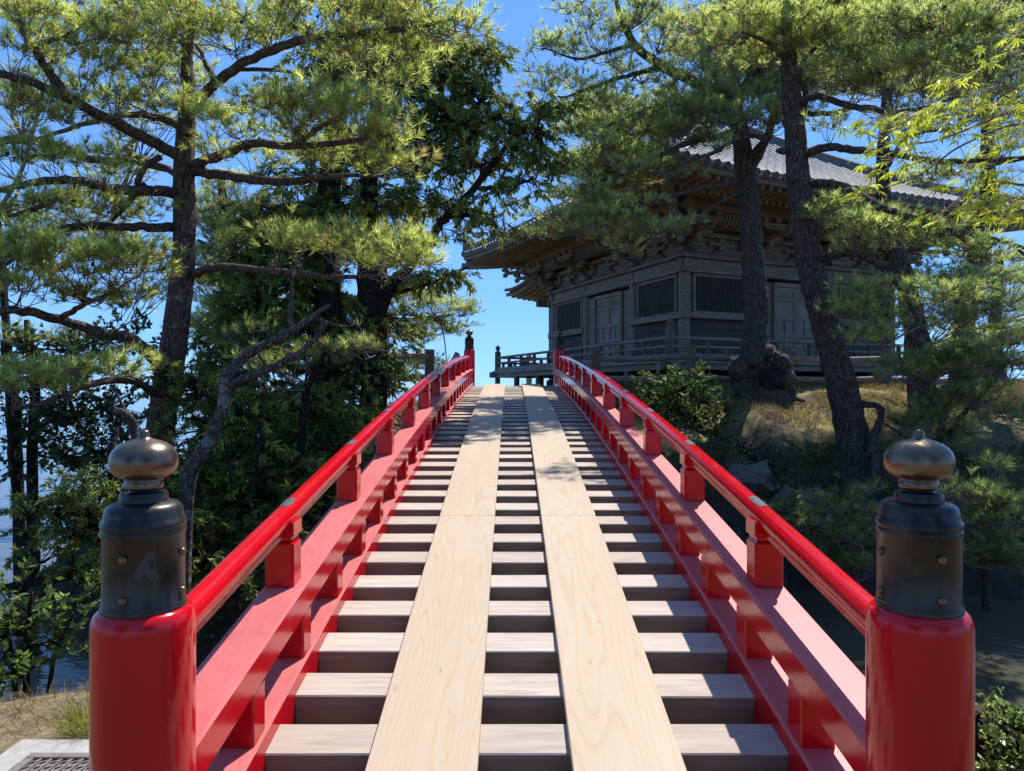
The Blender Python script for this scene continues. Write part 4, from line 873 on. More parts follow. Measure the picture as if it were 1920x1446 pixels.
spray_crown(T, [
 (885, 105, 62, 36, 12.8, .9), (925, 95, 26, 14, 12.8, .7), (850, 160, 55, 42, 12.9, 1.), (800, 110, 60, 46, 13, 1.), (765, 45, 65, 50, 13.1, 1.), (690, 120, 80, 60, 13.2, 1.), (760, 190, 70, 48, 13, 1.), (830, 225, 62, 42, 12.8, 1.), (905, 170, 48, 34, 12.8, .8), (900, 240, 55, 30, 12.7, .9), (955, 240, 40, 26, 12.6, .8), (930, 205, 30, 20, 12.6, .8), (1000, 205, 42, 32, 12.4, .9), (1055, 200, 38, 26, 12.3, .9), (1080, 190, 18, 12, 12.3, .7), (1010, 255, 40, 30, 12.4, .9), (965, 290, 42, 24, 12.5, .8), (1020, 300, 42, 26, 12.4, .8), (985, 345, 44, 22, 12.4, .7),
 (880, 300, 55, 26, 12.7, .8), (820, 300, 60, 36, 12.9, .9), (740, 280, 75, 50, 13.1, 1.), (650, 300, 70, 40, 13.2, .6), (560, 330, 70, 32, 13, .5), (500, 470, 70, 40, 13.2, 1.), (560, 460, 60, 40, 13.4, 1.), (440, 500, 50, 40, 13, .9), (660, 470, 70, 50, 13.5, .8), (760, 450, 50, 36, 13.4, .7), (700, 380, 90, 40, 13.2, .9), (610, 400, 75, 36, 13, .8), (525, 395, 70, 38, 12.8, .9), (470, 420, 45, 30, 12.6, .8), (800, 370, 60, 32, 12.9, .7), (870, 395, 46, 22, 12.7, .7), (925, 370, 42, 20, 12.6, .6), (920, 425, 40, 20, 12.6, .6), (840, 440, 36, 16, 12.8, .5), (845, 515, 36, 14, 12.8, .6), (800, 520, 60, 20, 12.9, .7),
 (550, 520, 80, 50, 12.9, .9), (480, 560, 70, 60, 12.5, 1.), (640, 600, 70, 60, 13.3, .9), (430, 620, 60, 60, 13, 1.), (420, 730, 70, 60, 13, 1.1), (500, 760, 80, 50, 13, 1.1), (590, 740, 70, 50, 13, 1.), (600, 560, 60, 60, 13.6, 1.), (560, 640, 90, 60, 12.7, 1.), (470, 670, 70, 60, 12.4, 1.), (740, 610, 50, 50, 13.4, .8), (660, 690, 80, 50, 13.3, 1.), (740, 700, 36, 40, 13.5, .7), (590, 100, 80, 60, 13.5, .5), (520, 180, 60, 50, 13.5, .4), (700, -40, 120, 60, 13.2, .8)],
 LIMB, CYP, BARK_D, ln=.19, wd=.034, dens=1.1)

# ------------------------------------------------------------ farther left pines
def far_pine(label, loc_px, d, trunk, limbs, pads, Ln=.17, wd=.014, N=11, dens=.8, mat=NEED, bark=BARK_D, group=None, cat='pine tree', **kw):
    t = tree_base('pine_tree', label, cat, ((loc_px - 960) / F * d, d, gz(loc_px, d)), group)
    tr = [(loc_px, base_py(loc_px, d) + 25, d, trunk[0][3] * 1.25)] + trunk
    lb = wood(t, [('trunk', tr)] + [('limb', q) for q in limbs], bark, seg=10)
    pine_crown(t, pads, lb, mat, bark, Ln=Ln, wd=wd, N=N, dens=dens, tw=1.7, **kw); return t
far_pine('pale green pine behind the left rail with its branch tip against the low sky', 700, 21, [(705, 640, 21, .2), (715, 520, 21, .16), (730, 420, 21, .1)], [[(708, 600, 21, .09), (770, 600, 20.8, .06), (850, 590, 20.6, .03)], [(715, 520, 21, .07), (790, 540, 20.8, .04)]],
 [(760, 560, 55, 28, 20.8, 1), (800, 692, 40, 18, 20.5, 1), (752, 690, 44, 26, 20.5, 1), (842, 700, 24, 12, 20.5, .8), (820, 580, 60, 30, 20.6, 1), (870, 582, 34, 15, 20.5, .8), (800, 625, 55, 28, 20.7, 1), (850, 620, 34, 20, 20.6, .8), (760, 640, 50, 28, 20.8, .9), (720, 580, 40, 36, 20.9, .8)], mat=NEED_D)
far_pine('hazy green pine crown behind the left red barked trunk', 440, 19, [(430, 600, 19, .2), (420, 420, 19, .15), (415, 320, 19, .08)], [[(425, 480, 19, .08), (370, 450, 18.8, .04)], [(428, 560, 19, .08), (480, 560, 18.8, .05), (540, 580, 18.7, .02)]],
 [(395, 400, 60, 40, 19, 1.8), (420, 440, 50, 34, 18.9, 1.8), (390, 490, 55, 40, 18.9, 1.6), (400, 545, 60, 40, 18.8, 1.7), (440, 590, 60, 36, 18.8, 1.8), (380, 620, 50, 30, 18.8, 1.6), (440, 350, 40, 20, 19, 1.), (470, 520, 50, 40, 19, 1.6), (500, 600, 50, 40, 18.9, 1.6), (470, 460, 40, 24, 19, 1.3)], mat=NEED_D)
far_pine('slim pine at far left behind the pale needle pads', 40, 10.5, [(30, 800, 10.5, .07), (15, 660, 10.5, .06), (5, 520, 10.5, .05), (-5, 400, 10.5, .04)], [[(15, 640, 10.5, .04), (70, 630, 10.6, .03), (150, 650, 10.7, .015)], [(5, 500, 10.5, .03), (90, 440, 10.6, .02), (200, 430, 10.7, .012)]],
 [(40, 640, 60, 20, 10.5, .6), (110, 640, 50, 18, 10.6, .5), (170, 450, 90, 30, 10.8, .6), (80, 420, 80, 30, 10.7, .6), (260, 450, 60, 40, 10.9, .5), (280, 560, 50, 40, 10.9, .5), (190, 330, 90, 30, 10.9, .4), (60, 180, 90, 40, 10.8, .4), (280, 250, 70, 30, 10.9, .35), (300, 90, 90, 50, 10.9, .45), (120, 20, 110, 50, 10.8, .4)], Ln=.13, wd=.006, N=16, mat=NEED_D)
far_pine('low pine sprays on the left bank between the leaning lichen trunk and the rail', 560, 9.6, [(570, 760, 9.6, .05), (590, 700, 9.5, .04), (610, 660, 9.5, .025)], [[(590, 700, 9.5, .03), (660, 680, 9.4, .02), (730, 668, 9.3, .012)]],
 [(640, 655, 50, 20, 9.5, 1), (690, 660, 45, 18, 9.4, 1), (570, 675, 45, 18, 9.6, .8), (520, 690, 50, 26, 9.2, .8), (470, 700, 40, 30, 9., .9), (455, 640, 40, 30, 9.4, .6)], Ln=.12, wd=.008, N=18, dens=.5, mat=NEED_S)

# leaning lichen covered trunk with broken forks
T = tree_base('leaning_tree', 'bare leaning trunk covered with pale lichen, forking into broken snags left of the rail', 'bare tree', (-3.3, 7.2, gz(345, 7.2)))
wood(T, [('trunk', [(335, base_py(335, 7.2) + 20, 7.2, 0.0800), (350, 930, 7.2, 0.0760), (388, 840, 7.2, 0.0680), (418, 765, 7.2, 0.0640), (424, 715, 7.2, 0.0656), (452, 672, 7.3, 0.0560), (500, 645, 7.4, 0.0464), (550, 620, 7.5, 0.0384), (590, 590, 7.6, 0.0280), (618, 572, 7.7, 0.0176)]),
 ('limb', [(424, 725, 7.2, 0.0480), (470, 705, 7.25, 0.0440), (520, 685, 7.3, 0.0384), (565, 660, 7.35, 0.0320), (598, 625, 7.4, 0.0240), (614, 602, 7.4, 0.0144)]), ('limb', [(545, 622, 7.5, 0.0240), (545, 580, 7.5, 0.0272), (546, 545, 7.5, 0.0224), (552, 505, 7.4, 0.0160)]),
 ('limb', [(480, 655, 7.35, 0.0160), (500, 690, 7.35, 0.0144), (530, 700, 7.3, 0.0080)]), ('limb', [(590, 598, 7.6, 0.0160), (640, 612, 7.6, 0.0104), (668, 608, 7.6, 0.0048)])], BARK_G, seg=12, lump=.08)
T = tree_base('leaning_tree', 'short broken grey snag curving up beside the left pine foot', 'bare tree', (-4.3, 6.9, gz(250, 6.9)))
wood(T, [('trunk', [(262, base_py(262, 6.9) + 15, 6.9, .08), (258, 880, 6.9, 0.0560), (252, 810, 6.9, 0.0480), (238, 780, 6.8, 0.0416), (205, 765, 6.7, 0.0280)]), ('limb', [(240, 782, 6.8, 0.0160), (222, 745, 6.8, 0.0120), (214, 728, 6.8, 0.0048)])], BARK_G, seg=10, lump=.08)

# ------------------------------------------------------------ broadleaf evergreens on the left bank
def bush(name, label, cat, px, d, stems, pads, mat=BROAD, bark=BARK_D, ln=.07, wd=.035, dens=1., group=None, K=14, kind='leaf', **kw):
    t = tree_base(name, label, cat, ((px - 960) / F * d, d, gz(px, d)), group)
    by = base_py(px, d)
    lb = wood(t, [('trunk' if i == 0 else 'limb', [(px + (i * 6 if i else 0), by + 20, d / DS, s[0][3] * 1.2)] + s) for i, s in enumerate(stems)], bark, 'trunk', 8)
    (leaf_crown if kind == 'leaf' else spray_crown)(t, pads, lb, mat, bark, ln=ln, wd=wd, dens=dens, **(dict(K=K) if kind == 'leaf' else {}), **kw); return t
DS = 1.22
bush('broadleaf_tree', 'dark small leaved tree with a thin straight trunk against the water at far left', 'tree', 62, 10.5, [[(62, 1000, 8.6, .07), (60, 850, 8.6, .06), (66, 740, 8.6, .055), (55, 640, 8.6, .05), (50, 600, 8.6, .03)], [(25, 900, 8.4, .035), (18, 800, 8.4, .03), (5, 640, 8.4, .025)]],
 [(30, 650, 50, 26, 8.5, .5), (100, 670, 60, 30, 8.7, .7), (170, 660, 60, 36, 8.8, .8), (230, 640, 50, 36, 9., .7), (100, 770, 60, 40, 8.6, .9), (30, 790, 40, 36, 8.5, .8), (30, 700, 50, 26, 8.6, .7), (90, 715, 50, 26, 8.7, .7), (30, 870, 40, 30, 8.5, .7), (110, 830, 50, 30, 8.6, .8), (170, 790, 70, 50, 8.7, .9), (230, 770, 50, 60, 8.8, 1), (150, 860, 70, 40, 8.5, .9), (60, 860, 30, 30, 8.5, .35), (220, 860, 60, 50, 8.5, 1)], ln=.10, wd=.06, dens=1.1)
DS = 1.0
bush('juniper', 'dark juniper boughs hanging low in front of the bright water behind the left post', 'evergreen shrub', 290, 8.6, [[(190, 1000, 7.4, .07), (150, 960, 7.2, .06), (90, 960, 7.1, .04), (20, 950, 7.0, .02)], [(215, 900, 7.4, .04), (220, 800, 7.4, .02)], [(170, 1090, 7.2, .05), (100, 1085, 7.0, .045), (20, 1100, 6.8, .04), (-60, 1110, 6.6, .03)]],
 [(70, 945, 56, 22, 7.0, .45), (130, 925, 56, 36, 7.1, .6), (195, 920, 50, 56, 7.2, .7), (100, 990, 60, 22, 7.0, .45), (175, 1000, 46, 36, 7.1, .6), (60, 1040, 50, 10, 6.9, .25), (150, 1065, 50, 16, 7., .4), (205, 1100, 24, 26, 7.0, .5)], mat=CYP, ln=.12, wd=.022, dens=1.1, kind='spray', droop=.3)
bush('evergreen_shrub', 'glossy broadleaf shrub at the water edge in the lower left corner', 'shrub', 50, 4.35, [[(50, 1220, 4.35, .018), (55, 1150, 4.35, .014), (60, 1110, 4.35, .008)], [(20, 1230, 4.3, .014), (10, 1160, 4.3, .008)], [(100, 1240, 4.4, .014), (125, 1180, 4.4, .008)]],
 [(40, 1150, 56, 34, 4.35, .8), (105, 1165, 40, 26, 4.4, .7), (10, 1190, 56, 40, 4.3, .9), (60, 1225, 50, 36, 4.3, .9), (20, 1260, 56, 28, 4.25, 1.), (-50, 1190, 60, 60, 4.3, 1)], mat=m_leaf('glossy_shrub_leaves', [(0, (.06, .10, .025)), (.6, (.16, .24, .05)), (1, (.40, .47, .08))], .42, .5, 1.5, .5), ln=.07, wd=.036, dens=1.1)
for i, (px, d, lab, pads) in enumerate((
  (400, 9.3, 'tall dark evergreen shrub filling the shade behind the lichen covered trunk', [(390, 800, 70, 60, 9.3, 1.1), (460, 780, 70, 60, 9.5, 1.1), (380, 900, 70, 70, 9, 1.1), (450, 880, 80, 70, 9.2, 1.1), (350, 720, 60, 60, 9.5, .9), (430, 980, 80, 60, 9, 1.1)]),
  (560, 10.5, 'dark evergreen shrub under the forked black trunk behind the left rail', [(540, 770, 70, 50, 10.5, 1.), (600, 760, 60, 50, 10.7, .9), (530, 850, 70, 60, 10.3, 1.), (600, 830, 60, 50, 10.5, 1.), (560, 920, 60, 60, 10., 1.), (500, 930, 60, 60, 9.6, 1.)]),
  (470, 8.6, 'dark low evergreen between the leaning lichen trunk and the red left rail', [(470, 1000, 60, 50, 8.6, 1.1), (540, 970, 50, 46, 8.8, 1.1), (420, 1060, 60, 46, 8.4, 1.1), (600, 900, 46, 46, 9.4, 1.), (520, 1060, 50, 46, 8.3, 1.1), (470, 930, 60, 46, 9., 1.1), (560, 880, 50, 40, 9.4, 1.)]),
  (660, 12, 'dark shrub on the dry earth beside the middle of the left rail', [(650, 780, 50, 36, 12, .8), (690, 760, 36, 30, 12.3, .6), (640, 830, 50, 40, 11.6, .9), (600, 880, 50, 40, 11.2, .9)]),
  (320, 8.4, 'dark leafy undergrowth at the foot of the left red barked pine', [(300, 900, 60, 60, 8.6, 1.), (250, 960, 60, 60, 8.3, 1.), (330, 990, 70, 60, 8.3, 1.), (390, 1060, 70, 50, 8.1, 1.), (270, 1060, 60, 50, 8., .9), (430, 1090, 60, 40, 8., .9)]))):
    by = base_py(px, d)
    bush('evergreen_shrub', lab, 'shrub', px, d, [[(px, by - 60, d, .03), (px + 15, by - 170, d, .02), (px + 25, by - 240, d, .01)], [(px - 30, by - 80, d, .02), (px - 50, by - 190, d, .01)]], pads, mat=CYP, ln=.17, wd=.032, dens=.8, kind='spray', droop=.5)

# ------------------------------------------------------------ right hand pines
T = tree_base('pine_tree', 'pine with swollen hollow root ball standing in front of the hall corner', 'pine tree', ((1430 - 960) / F * 16.2, 16.2, gz(1430, 16.2)))
LIMB = wood(T, [
 ('trunk', [(1440, 790, 16.0, .42), (1432, 745, 16.1, .56), (1426, 700, 16.2, .52), (1418, 668, 16.2, .36), (1416, 630, 16.2, .27), (1418, 570, 16.2, .265), (1412, 500, 16.2, .25), (1408, 440, 16.2, .235), (1405, 380, 16.2, .225), (1397, 330, 16.2, .22), (1392, 280, 16.1, .2), (1385, 235, 16, .19), (1370, 195, 15.9, .17), (1338, 172, 15.7, .12), (1303, 154, 15.4, .11), (1250, 128, 15.1, .10), (1201, 96, 14.8, .085), (1175, 58, 14.6, .07), (1160, 20, 14.5, .05), (1150, -40, 14.4, .03)]),
 ('limb', [(1400, 330, 16.2, .12), (1425, 285, 16, .10), (1450, 225, 15.8, .09), (1470, 150, 15.6, .07), (1480, 60, 15.4, .05)]),
 ('limb', [(1380, 210, 15.9, .10), (1395, 160, 15.8, .09), (1436, 122, 15.6, .07), (1460, 60, 15.5, .05), (1470, -20, 15.4, .03)]),
 ('limb', [(1236, 126, 15.0, .05), (1163, 146, 14.6, .045), (1105, 166, 14.2, .035), (1055, 182, 13.9, .018), (1020, 165, 13.8, .01)]),
 ('limb', [(1185, 84, 14.7, .045), (1134, 99, 14.3, .035), (1082, 110, 13.9, .025), (1020, 90, 13.6, .012)]),
 ('limb', [(1345, 172, 15.7, .06), (1300, 182, 15.3, .05), (1250, 190, 15, .04), (1190, 215, 14.6, .03), (1140, 235, 14.2, .018)]),
 ('limb', [(1383, 240, 16, .08), (1340, 260, 15.4, .065), (1288, 268, 14.8, .055), (1250, 286, 14.5, .048), (1186, 314, 14, .04), (1134, 337, 13.6, .032), (1105, 325, 13.4, .02), (1092, 305, 13.3, .01)]),
 ('limb', [(1402, 300, 16.1, .06), (1430, 262, 15.4, .055), (1390, 258, 15., .05), (1340, 285, 14.4, .042), (1288, 305, 13.9, .03), (1250, 340, 13.5, .014)]),
 ('limb', [(1396, 335, 16.2, .05), (1352, 348, 15.5, .045), (1308, 356, 14.9, .04), (1207, 382, 13.9, .034), (1163, 400, 13.5, .025), (1080, 430, 13.1, .014)]),
 ('limb', [(1404, 350, 16.2, .04), (1350, 380, 15, .03), (1300, 410, 14.2, .026), (1230, 440, 13.6, .014)]),
 ('limb', [(1432, 745, 16.1, .16), (1470, 745, 15.9, .10), (1510, 752, 15.7, .04)]), ('limb', [(1425, 750, 16.1, .14), (1400, 770, 15.8, .08), (1385, 785, 15.6, .03)]), ('limb', [(1445, 755, 15.9, .16), (1455, 790, 15.5, .08), (1458, 815, 15.2, .03)]),
], BARK_R, seg=16, lump=.05)
b = MB(); c = P(1448, 708, 15.6); b.blob(c, .30, 14, 10, .16, (.85, .35, 1.1)); b.build('hollow', BARK_D, T, smooth=True)
b = MB()
for (qx, qy, qr) in ((1388, 690, .26), (1395, 725, .3), (1412, 672, .2), (1440, 664, .2), (1466, 684, .22), (1472, 716, .22), (1465, 745, .26), (1430, 745, .28), (1402, 748, .24), (1420, 700, .3), (1385, 710, .2), (1452, 672, .16), (1476, 735, .18), (1450, 752, .2)):
    b.blob(P(qx, qy, 15.85 + random.uniform(-.15, .1)), qr, 12, 8, .13, (1, .8, 1.1))
b.build('root_burl', BARK_R, T, smooth=True)
pine_crown(T, [
 (1010, 80, 22, 14, 13.6, .9), (1040, 95, 34, 18, 13.7, 1.), (1080, 95, 34, 20, 13.9, .8), (1010, 140, 22, 18, 13.8, .9), (1035, 165, 34, 20, 13.9, .9), (1080, 165, 40, 20, 14.1, .8), (1085, 25, 40, 26, 14.3, .8), (1120, 60, 44, 26, 14.4, .8), (1180, 30, 60, 36, 14.5, 1.), (1240, 60, 60, 34, 14.8, .9), (1150, 105, 50, 22, 14.5, .6), (1210, 150, 60, 26, 14.9, .6), (1150, 190, 55, 24, 14.5, .7), (1110, 200, 40, 20, 14.2, .6), (1250, 205, 60, 30, 15, .8), (1180, 245, 55, 28, 14.4, .9), (1240, 255, 50, 26, 14.7, .8), (1130, 275, 40, 24, 14, .7), (1320, 215, 60, 34, 15.4, .9), (1300, 260, 44, 22, 14.9, .6), (1340, 280, 40, 16, 14.6, .4), (1160, 320, 45, 18, 13.9, .6), (1105, 345, 36, 16, 13.5, .5),
 (1120, 250, 60, 22, 16, 2.), (1160, 300, 70, 22, 17, 2.), (1090, 310, 50, 18, 17, 1.8), (1180, 225, 60, 24, 17, 2.), (1130, 200, 50, 22, 16.5, 1.8), (1070, 250, 30, 12, 16, 1.2), (1050, 330, 40, 14, 15.5, 2.), (1130, 330, 50, 16, 15.5, 2.), (1200, 260, 50, 20, 15.8, 2.), (1150, 350, 60, 18, 16.5, 1.8), (1080, 370, 40, 14, 16.5, 1.5), (1120, 300, 60, 24, 14.6, 1.2), (1180, 290, 60, 24, 15, 1.2), (1230, 330, 60, 20, 15, 1.), (1075, 372, 34, 14, 13.3, 1.1), (1120, 380, 50, 16, 14., 1.1), (1030, 410, 36, 16, 13.1, 1.1), (1070, 430, 55, 18, 13.1, 1.), (1130, 412, 60, 18, 13.4, .9), (1000, 440, 36, 10, 13, .7), (1190, 400, 50, 14, 13.8, .5), (1210, 440, 50, 22, 13.6, .9), (1265, 430, 40, 18, 13.9, .8), (1175, 480, 30, 16, 13.5, .7), (1150, 440, 30, 12, 13.5, .5),
 (1270, 225, 70, 30, 14.6, .8), (1330, 230, 70, 30, 14.8, .9), (1300, 170, 70, 40, 15, 1.1), (1370, 160, 70, 40, 15.2, 1.1), (1400, 220, 60, 28, 15, .8), (1450, 225, 50, 28, 15.2, .8), (1440, 130, 60, 34, 15.4, 1.), (1500, 200, 50, 34, 15.4, .9), (1330, 60, 70, 40, 15.4, .9), (1400, 110, 60, 34, 15.6, .8), (1290, 110, 50, 30, 15.2, .7), (1440, 180, 50, 30, 15.6, .6), (1380, 30, 60, 40, 15.4, .9)],
 LIMB, NEED_D, BARK_R, Ln=.165, wd=.0135, N=14, dens=.8, tw=1.6)

T = tree_base('pine_tree', 'big dark pine with thick leaning trunk rising from the channel bank right of the rail', 'pine tree', ((1605 - 960) / F * 11.7, 11.7, gz(1605, 11.7)))
LIMB = wood(T, [
 ('trunk', [(1625, 960, 11.6, .36), (1610, 880, 11.7, .28), (1597, 810, 11.7, .25), (1580, 730, 11.7, .235), (1562, 660, 11.7, .225), (1545, 600, 11.7, .22), (1530, 540, 11.7, .22), (1516, 480, 11.7, .205), (1508, 420, 11.7, .20), (1500, 360, 11.7, .19), (1494, 300, 11.7, .175), (1490, 240, 11.7, .165), (1484, 180, 11.6, .15), (1480, 120, 11.5, .12), (1480, 50, 11.4, .09), (1485, -60, 11.3, .06)]),
 ('limb', [(1502, 302, 11.7, .09), (1522, 285, 11.5, .075), (1560, 276, 11.2, .066), (1620, 283, 10.9, .06), (1690, 292, 10.6, .052), (1760, 302, 10.3, .045), (1850, 300, 10, .03), (1960, 290, 9.8, .02)]),
 ('limb', [(1508, 348, 11.7, .08), (1550, 343, 11.4, .068), (1600, 358, 11.1, .062), (1650, 388, 10.7, .056), (1710, 408, 10.3, .05), (1780, 430, 10, .042), (1850, 445, 9.7, .03), (1940, 470, 9.5, .02)]),
 ('limb', [(1780, 430, 10, .03), (1840, 470, 9.8, .028), (1880, 452, 9.6, .022), (1950, 500, 9.5, .014)]),
 ('limb', [(1530, 492, 11.7, .07), (1560, 478, 11.4, .062), (1600, 476, 11.1, .058), (1640, 492, 10.9, .05), (1660, 506, 10.8, .045)]),
 ('limb', [(1660, 506, 10.8, .04), (1700, 560, 10.5, .03), (1740, 640, 10.2, .02)]),
 ('limb', [(1488, 190, 11.6, .07), (1535, 182, 11.3, .055), (1590, 198, 11, .05), (1650, 208, 10.7, .04), (1720, 205, 10.4, .025), (1800, 180, 10.2, .014)]),
 ('limb', [(1496, 210, 11.7, .05), (1550, 214, 11.5, .042), (1620, 200, 11.2, .036), (1680, 215, 11, .02)]),
 ('limb', [(1500, 215, 11.7, .06), (1512, 180, 11.6, .05), (1500, 130, 11.4, .04), (1540, 80, 11.2, .03), (1600, 40, 11, .02)]),
 ('limb', [(1482, 120, 11.5, .05), (1440, 80, 11.3, .036), (1390, 60, 11.1, .018)]),
 ('limb', [(1482, 60, 11.4, .05), (1560, 0, 11, .045), (1640, -20, 10.6, .04), (1720, 30, 10.2, .035), (1800, 90, 9.9, .025), (1880, 130, 9.7, .014)]),
 ('limb', [(1588, 760, 11.7, .07), (1620, 757, 11.5, .055), (1652, 768, 11.4, .05), (1645, 800, 11.35, .06), (1636, 850, 11.3, .075), (1640, 910, 11.3, .085)]),
 ('limb', [(1485, 280, 11.7, .06), (1464, 283, 11.6, .05), (1456, 281, 11.6, .03)]), ('limb', [(1500, 335, 11.7, .05), (1478, 338, 11.5, .04)]),
], BARK_R, seg=18, lump=.04)
pine_crown(T, [(1400, 50, 55, 34, 11.1, 1.2), (1450, 70, 60, 36, 11.3, 1.2), (1500, 50, 55, 36, 11.3, 1.2), (1440, 110, 45, 22, 11.4, .9), (1530, 90, 55, 32, 11.2, 1.), (1590, 60, 60, 36, 11, 1.), (1360, 80, 36, 22, 11, .8), (1290, 40, 40, 22, 11, .7)],
 LIMB, NEED, BARK_R, Ln=.14, wd=.0105, N=16, dens=1.0, tw=1.3)  # brighter needles on these top pads: sunlight put into their colour
pine_crown(T, [
 (1560, 140, 55, 28, 11.1, .9), (1620, 110, 60, 36, 10.8, 1.), (1680, 60, 70, 40, 10.4, 1.), (1680, 140, 60, 34, 10.5, .9), (1610, 170, 50, 22, 10.9, .7), (1730, 120, 55, 34, 10.2, .8), (1760, 50, 60, 36, 10.1, .9), (1740, 185, 50, 26, 10.4, .6), (1820, 60, 60, 36, 9.9, .9), (1850, 130, 60, 40, 9.8, .9), (1900, 60, 50, 40, 9.7, .9), (1890, 180, 50, 36, 9.7, .7), (1800, 160, 50, 30, 10, .7), (1700, 240, 55, 22, 10.6, .4), (1780, 320, 60, 22, 10.2, .5), (1740, 340, 40, 16, 10.4, .4), (1880, 270, 50, 26, 9.8, .4), (1560, 245, 45, 18, 11.3, .25),
 (1570, 405, 45, 26, 11.2, .9), (1620, 425, 50, 26, 10.9, 1.), (1600, 465, 44, 22, 11, .8), (1670, 435, 50, 24, 10.6, .9), (1730, 450, 50, 26, 10.2, .8), (1790, 470, 50, 26, 9.9, .8), (1850, 480, 44, 22, 9.7, .7), (1640, 555, 50, 40, 10.8, .9), (1600, 590, 40, 34, 10.9, .7), (1680, 600, 50, 36, 10.6, .8), (1740, 560, 50, 36, 10.3, .7), (1620, 640, 44, 26, 10.8, .6), (1800, 560, 50, 36, 10, .7)],
 LIMB, NEED_D, BARK_R, Ln=.14, wd=.0105, N=16, dens=1.0, tw=1.3)

far_pine('thin dark pine trunk between the leaning pine and the right picture edge', 1735, 14.5, [(1722, 660, 14.5, .24), (1705, 560, 14.5, .2), (1685, 480, 14.5, .17), (1665, 420, 14.5, .15), (1655, 330, 14.5, .13), (1660, 230, 14.5, .11), (1668, 100, 14.5, .08)],
 [[(1655, 330, 14.5, .05), (1700, 260, 14.3, .04), (1780, 240, 14.1, .02)], [(1700, 540, 14.5, .06), (1760, 520, 14.3, .04), (1840, 540, 14.1, .02)]],
 [(1700, 230, 60, 30, 14.4, .6), (1780, 230, 60, 30, 14.2, .6), (1700, 150, 70, 40, 14.4, .6), (1760, 520, 50, 30, 14.3, .8), (1830, 530, 60, 30, 14.1, .8), (1780, 610, 60, 36, 14.2, .8), (1860, 600, 60, 40, 14, .9), (1650, 60, 80, 40, 14.5, 1.1), (1560, 60, 90, 40, 17.5, 1.4), (1480, 90, 90, 36, 17.5, 1.5), (1580, 150, 90, 30, 17.6, 1.4), (1700, 90, 100, 40, 17.5, 1.5), (1350, 90, 90, 36, 17.3, 1.4), (1420, 150, 90, 34, 17.3, 1.5), (1510, 150, 80, 34, 17.8, 1.4), (1680, 160, 90, 36, 17.6, 1.4), (1760, 110, 90, 40, 17.5, 1.3), (1620, 20, 140, 40, 17.5, 1.3), (1460, 10, 110, 40, 17.2, 1.3), (1600, -90, 160, 44, 16.5, 1.2), (1780, -60, 140, 50, 16.5, 1.2)], mat=NEED_D, bark=BARK_R, Ln=.15, wd=.012, N=12)
far_pine('dark pine at the right picture edge with a trunk rising behind the maple leaves', 1805, 16, [(1803, 690, 16, .26), (1808, 600, 16, .22), (1830, 480, 16, .18), (1850, 380, 16, .17), (1852, 300, 16, .15), (1850, 200, 16, .12), (1845, 80, 16, .08)],
 [[(1852, 310, 16, .07), (1900, 300, 15.8, .05), (1980, 290, 15.6, .03)], [(1850, 230, 16, .06), (1890, 180, 15.8, .04), (1940, 150, 15.7, .02)], [(1815, 570, 16, .06), (1880, 560, 15.8, .04)]],
 [(1840, 190, 70, 40, 15.9, .7), (1900, 230, 50, 36, 15.8, .7), (1880, 90, 70, 50, 15.8, .8), (1800, 100, 70, 40, 16, .6), (1880, 400, 60, 30, 15.8, .5), (1900, 540, 60, 40, 15.7, .9), (1760, 150, 80, 40, 16, 1.), (1950, 130, 80, 50, 15.8, 1.), (1860, 0, 110, 50, 16, 1.2), (2000, 20, 110, 60, 15.8, 1.2), (1840, -100, 150, 50, 16, 1.2), (1840, 640, 60, 34, 15.9, .8), (1920, 640, 50, 40, 15.7, .8), (1760, 660, 40, 24, 16, .6)], mat=NEED_D, bark=BARK_R, Ln=.15, wd=.0125, N=12)
far_pine('distant pine trunk right of the hall standing close behind the log fence', 1880, 21, [(1868, 680, 21, .2), (1865, 620, 21, .18), (1870, 540, 21, .14), (1875, 470, 21, .1)], [[(1868, 640, 21, .06), (1820, 620, 20.9, .03)]],
 [(1870, 500, 60, 36, 21, 1), (1820, 560, 50, 30, 20.9, .9), (1900, 580, 50, 36, 20.9, .9), (1780, 600, 50, 24, 20.8, .7)], mat=NEED_D, bark=BARK_R, Ln=.18, wd=.011, N=12)
# young pines with long needle fans, right foreground bank
far_pine('young pine with long green needle fans spreading over the dry slope at right', 1760, 11.3, [(1760, 840, 11.3, .07), (1775, 760, 11.2, .05), (1800, 690, 11.1, .03)], [[(1765, 830, 11.3, .05), (1820, 760, 10.9, .035), (1880, 700, 10.5, .02)], [(1770, 800, 11.2, .04), (1730, 720, 11, .03), (1690, 690, 10.9, .015)], [(1760, 850, 11.3, .04), (1700, 820, 11, .03), (1650, 790, 10.9, .015)]],
 [(1740, 690, 60, 34, 11, 1.), (1690, 700, 44, 26, 10.9, .8), (1800, 690, 55, 36, 10.9, 1.1), (1860, 660, 50, 40, 10.6, 1.1), (1900, 700, 40, 36, 10.4, 1.1), (1770, 760, 60, 34, 10.9, 1.), (1830, 750, 50, 30, 10.7, 1.), (1730, 800, 50, 30, 11, .9), (1780, 830, 44, 24, 11, .8), (1900, 780, 30, 24, 10.4, .5), (1830, 810, 26, 18, 10.8, .5)], mat=NEED_S, bark=BARK_R, Ln=.155, wd=.010, N=18, dens=.85)
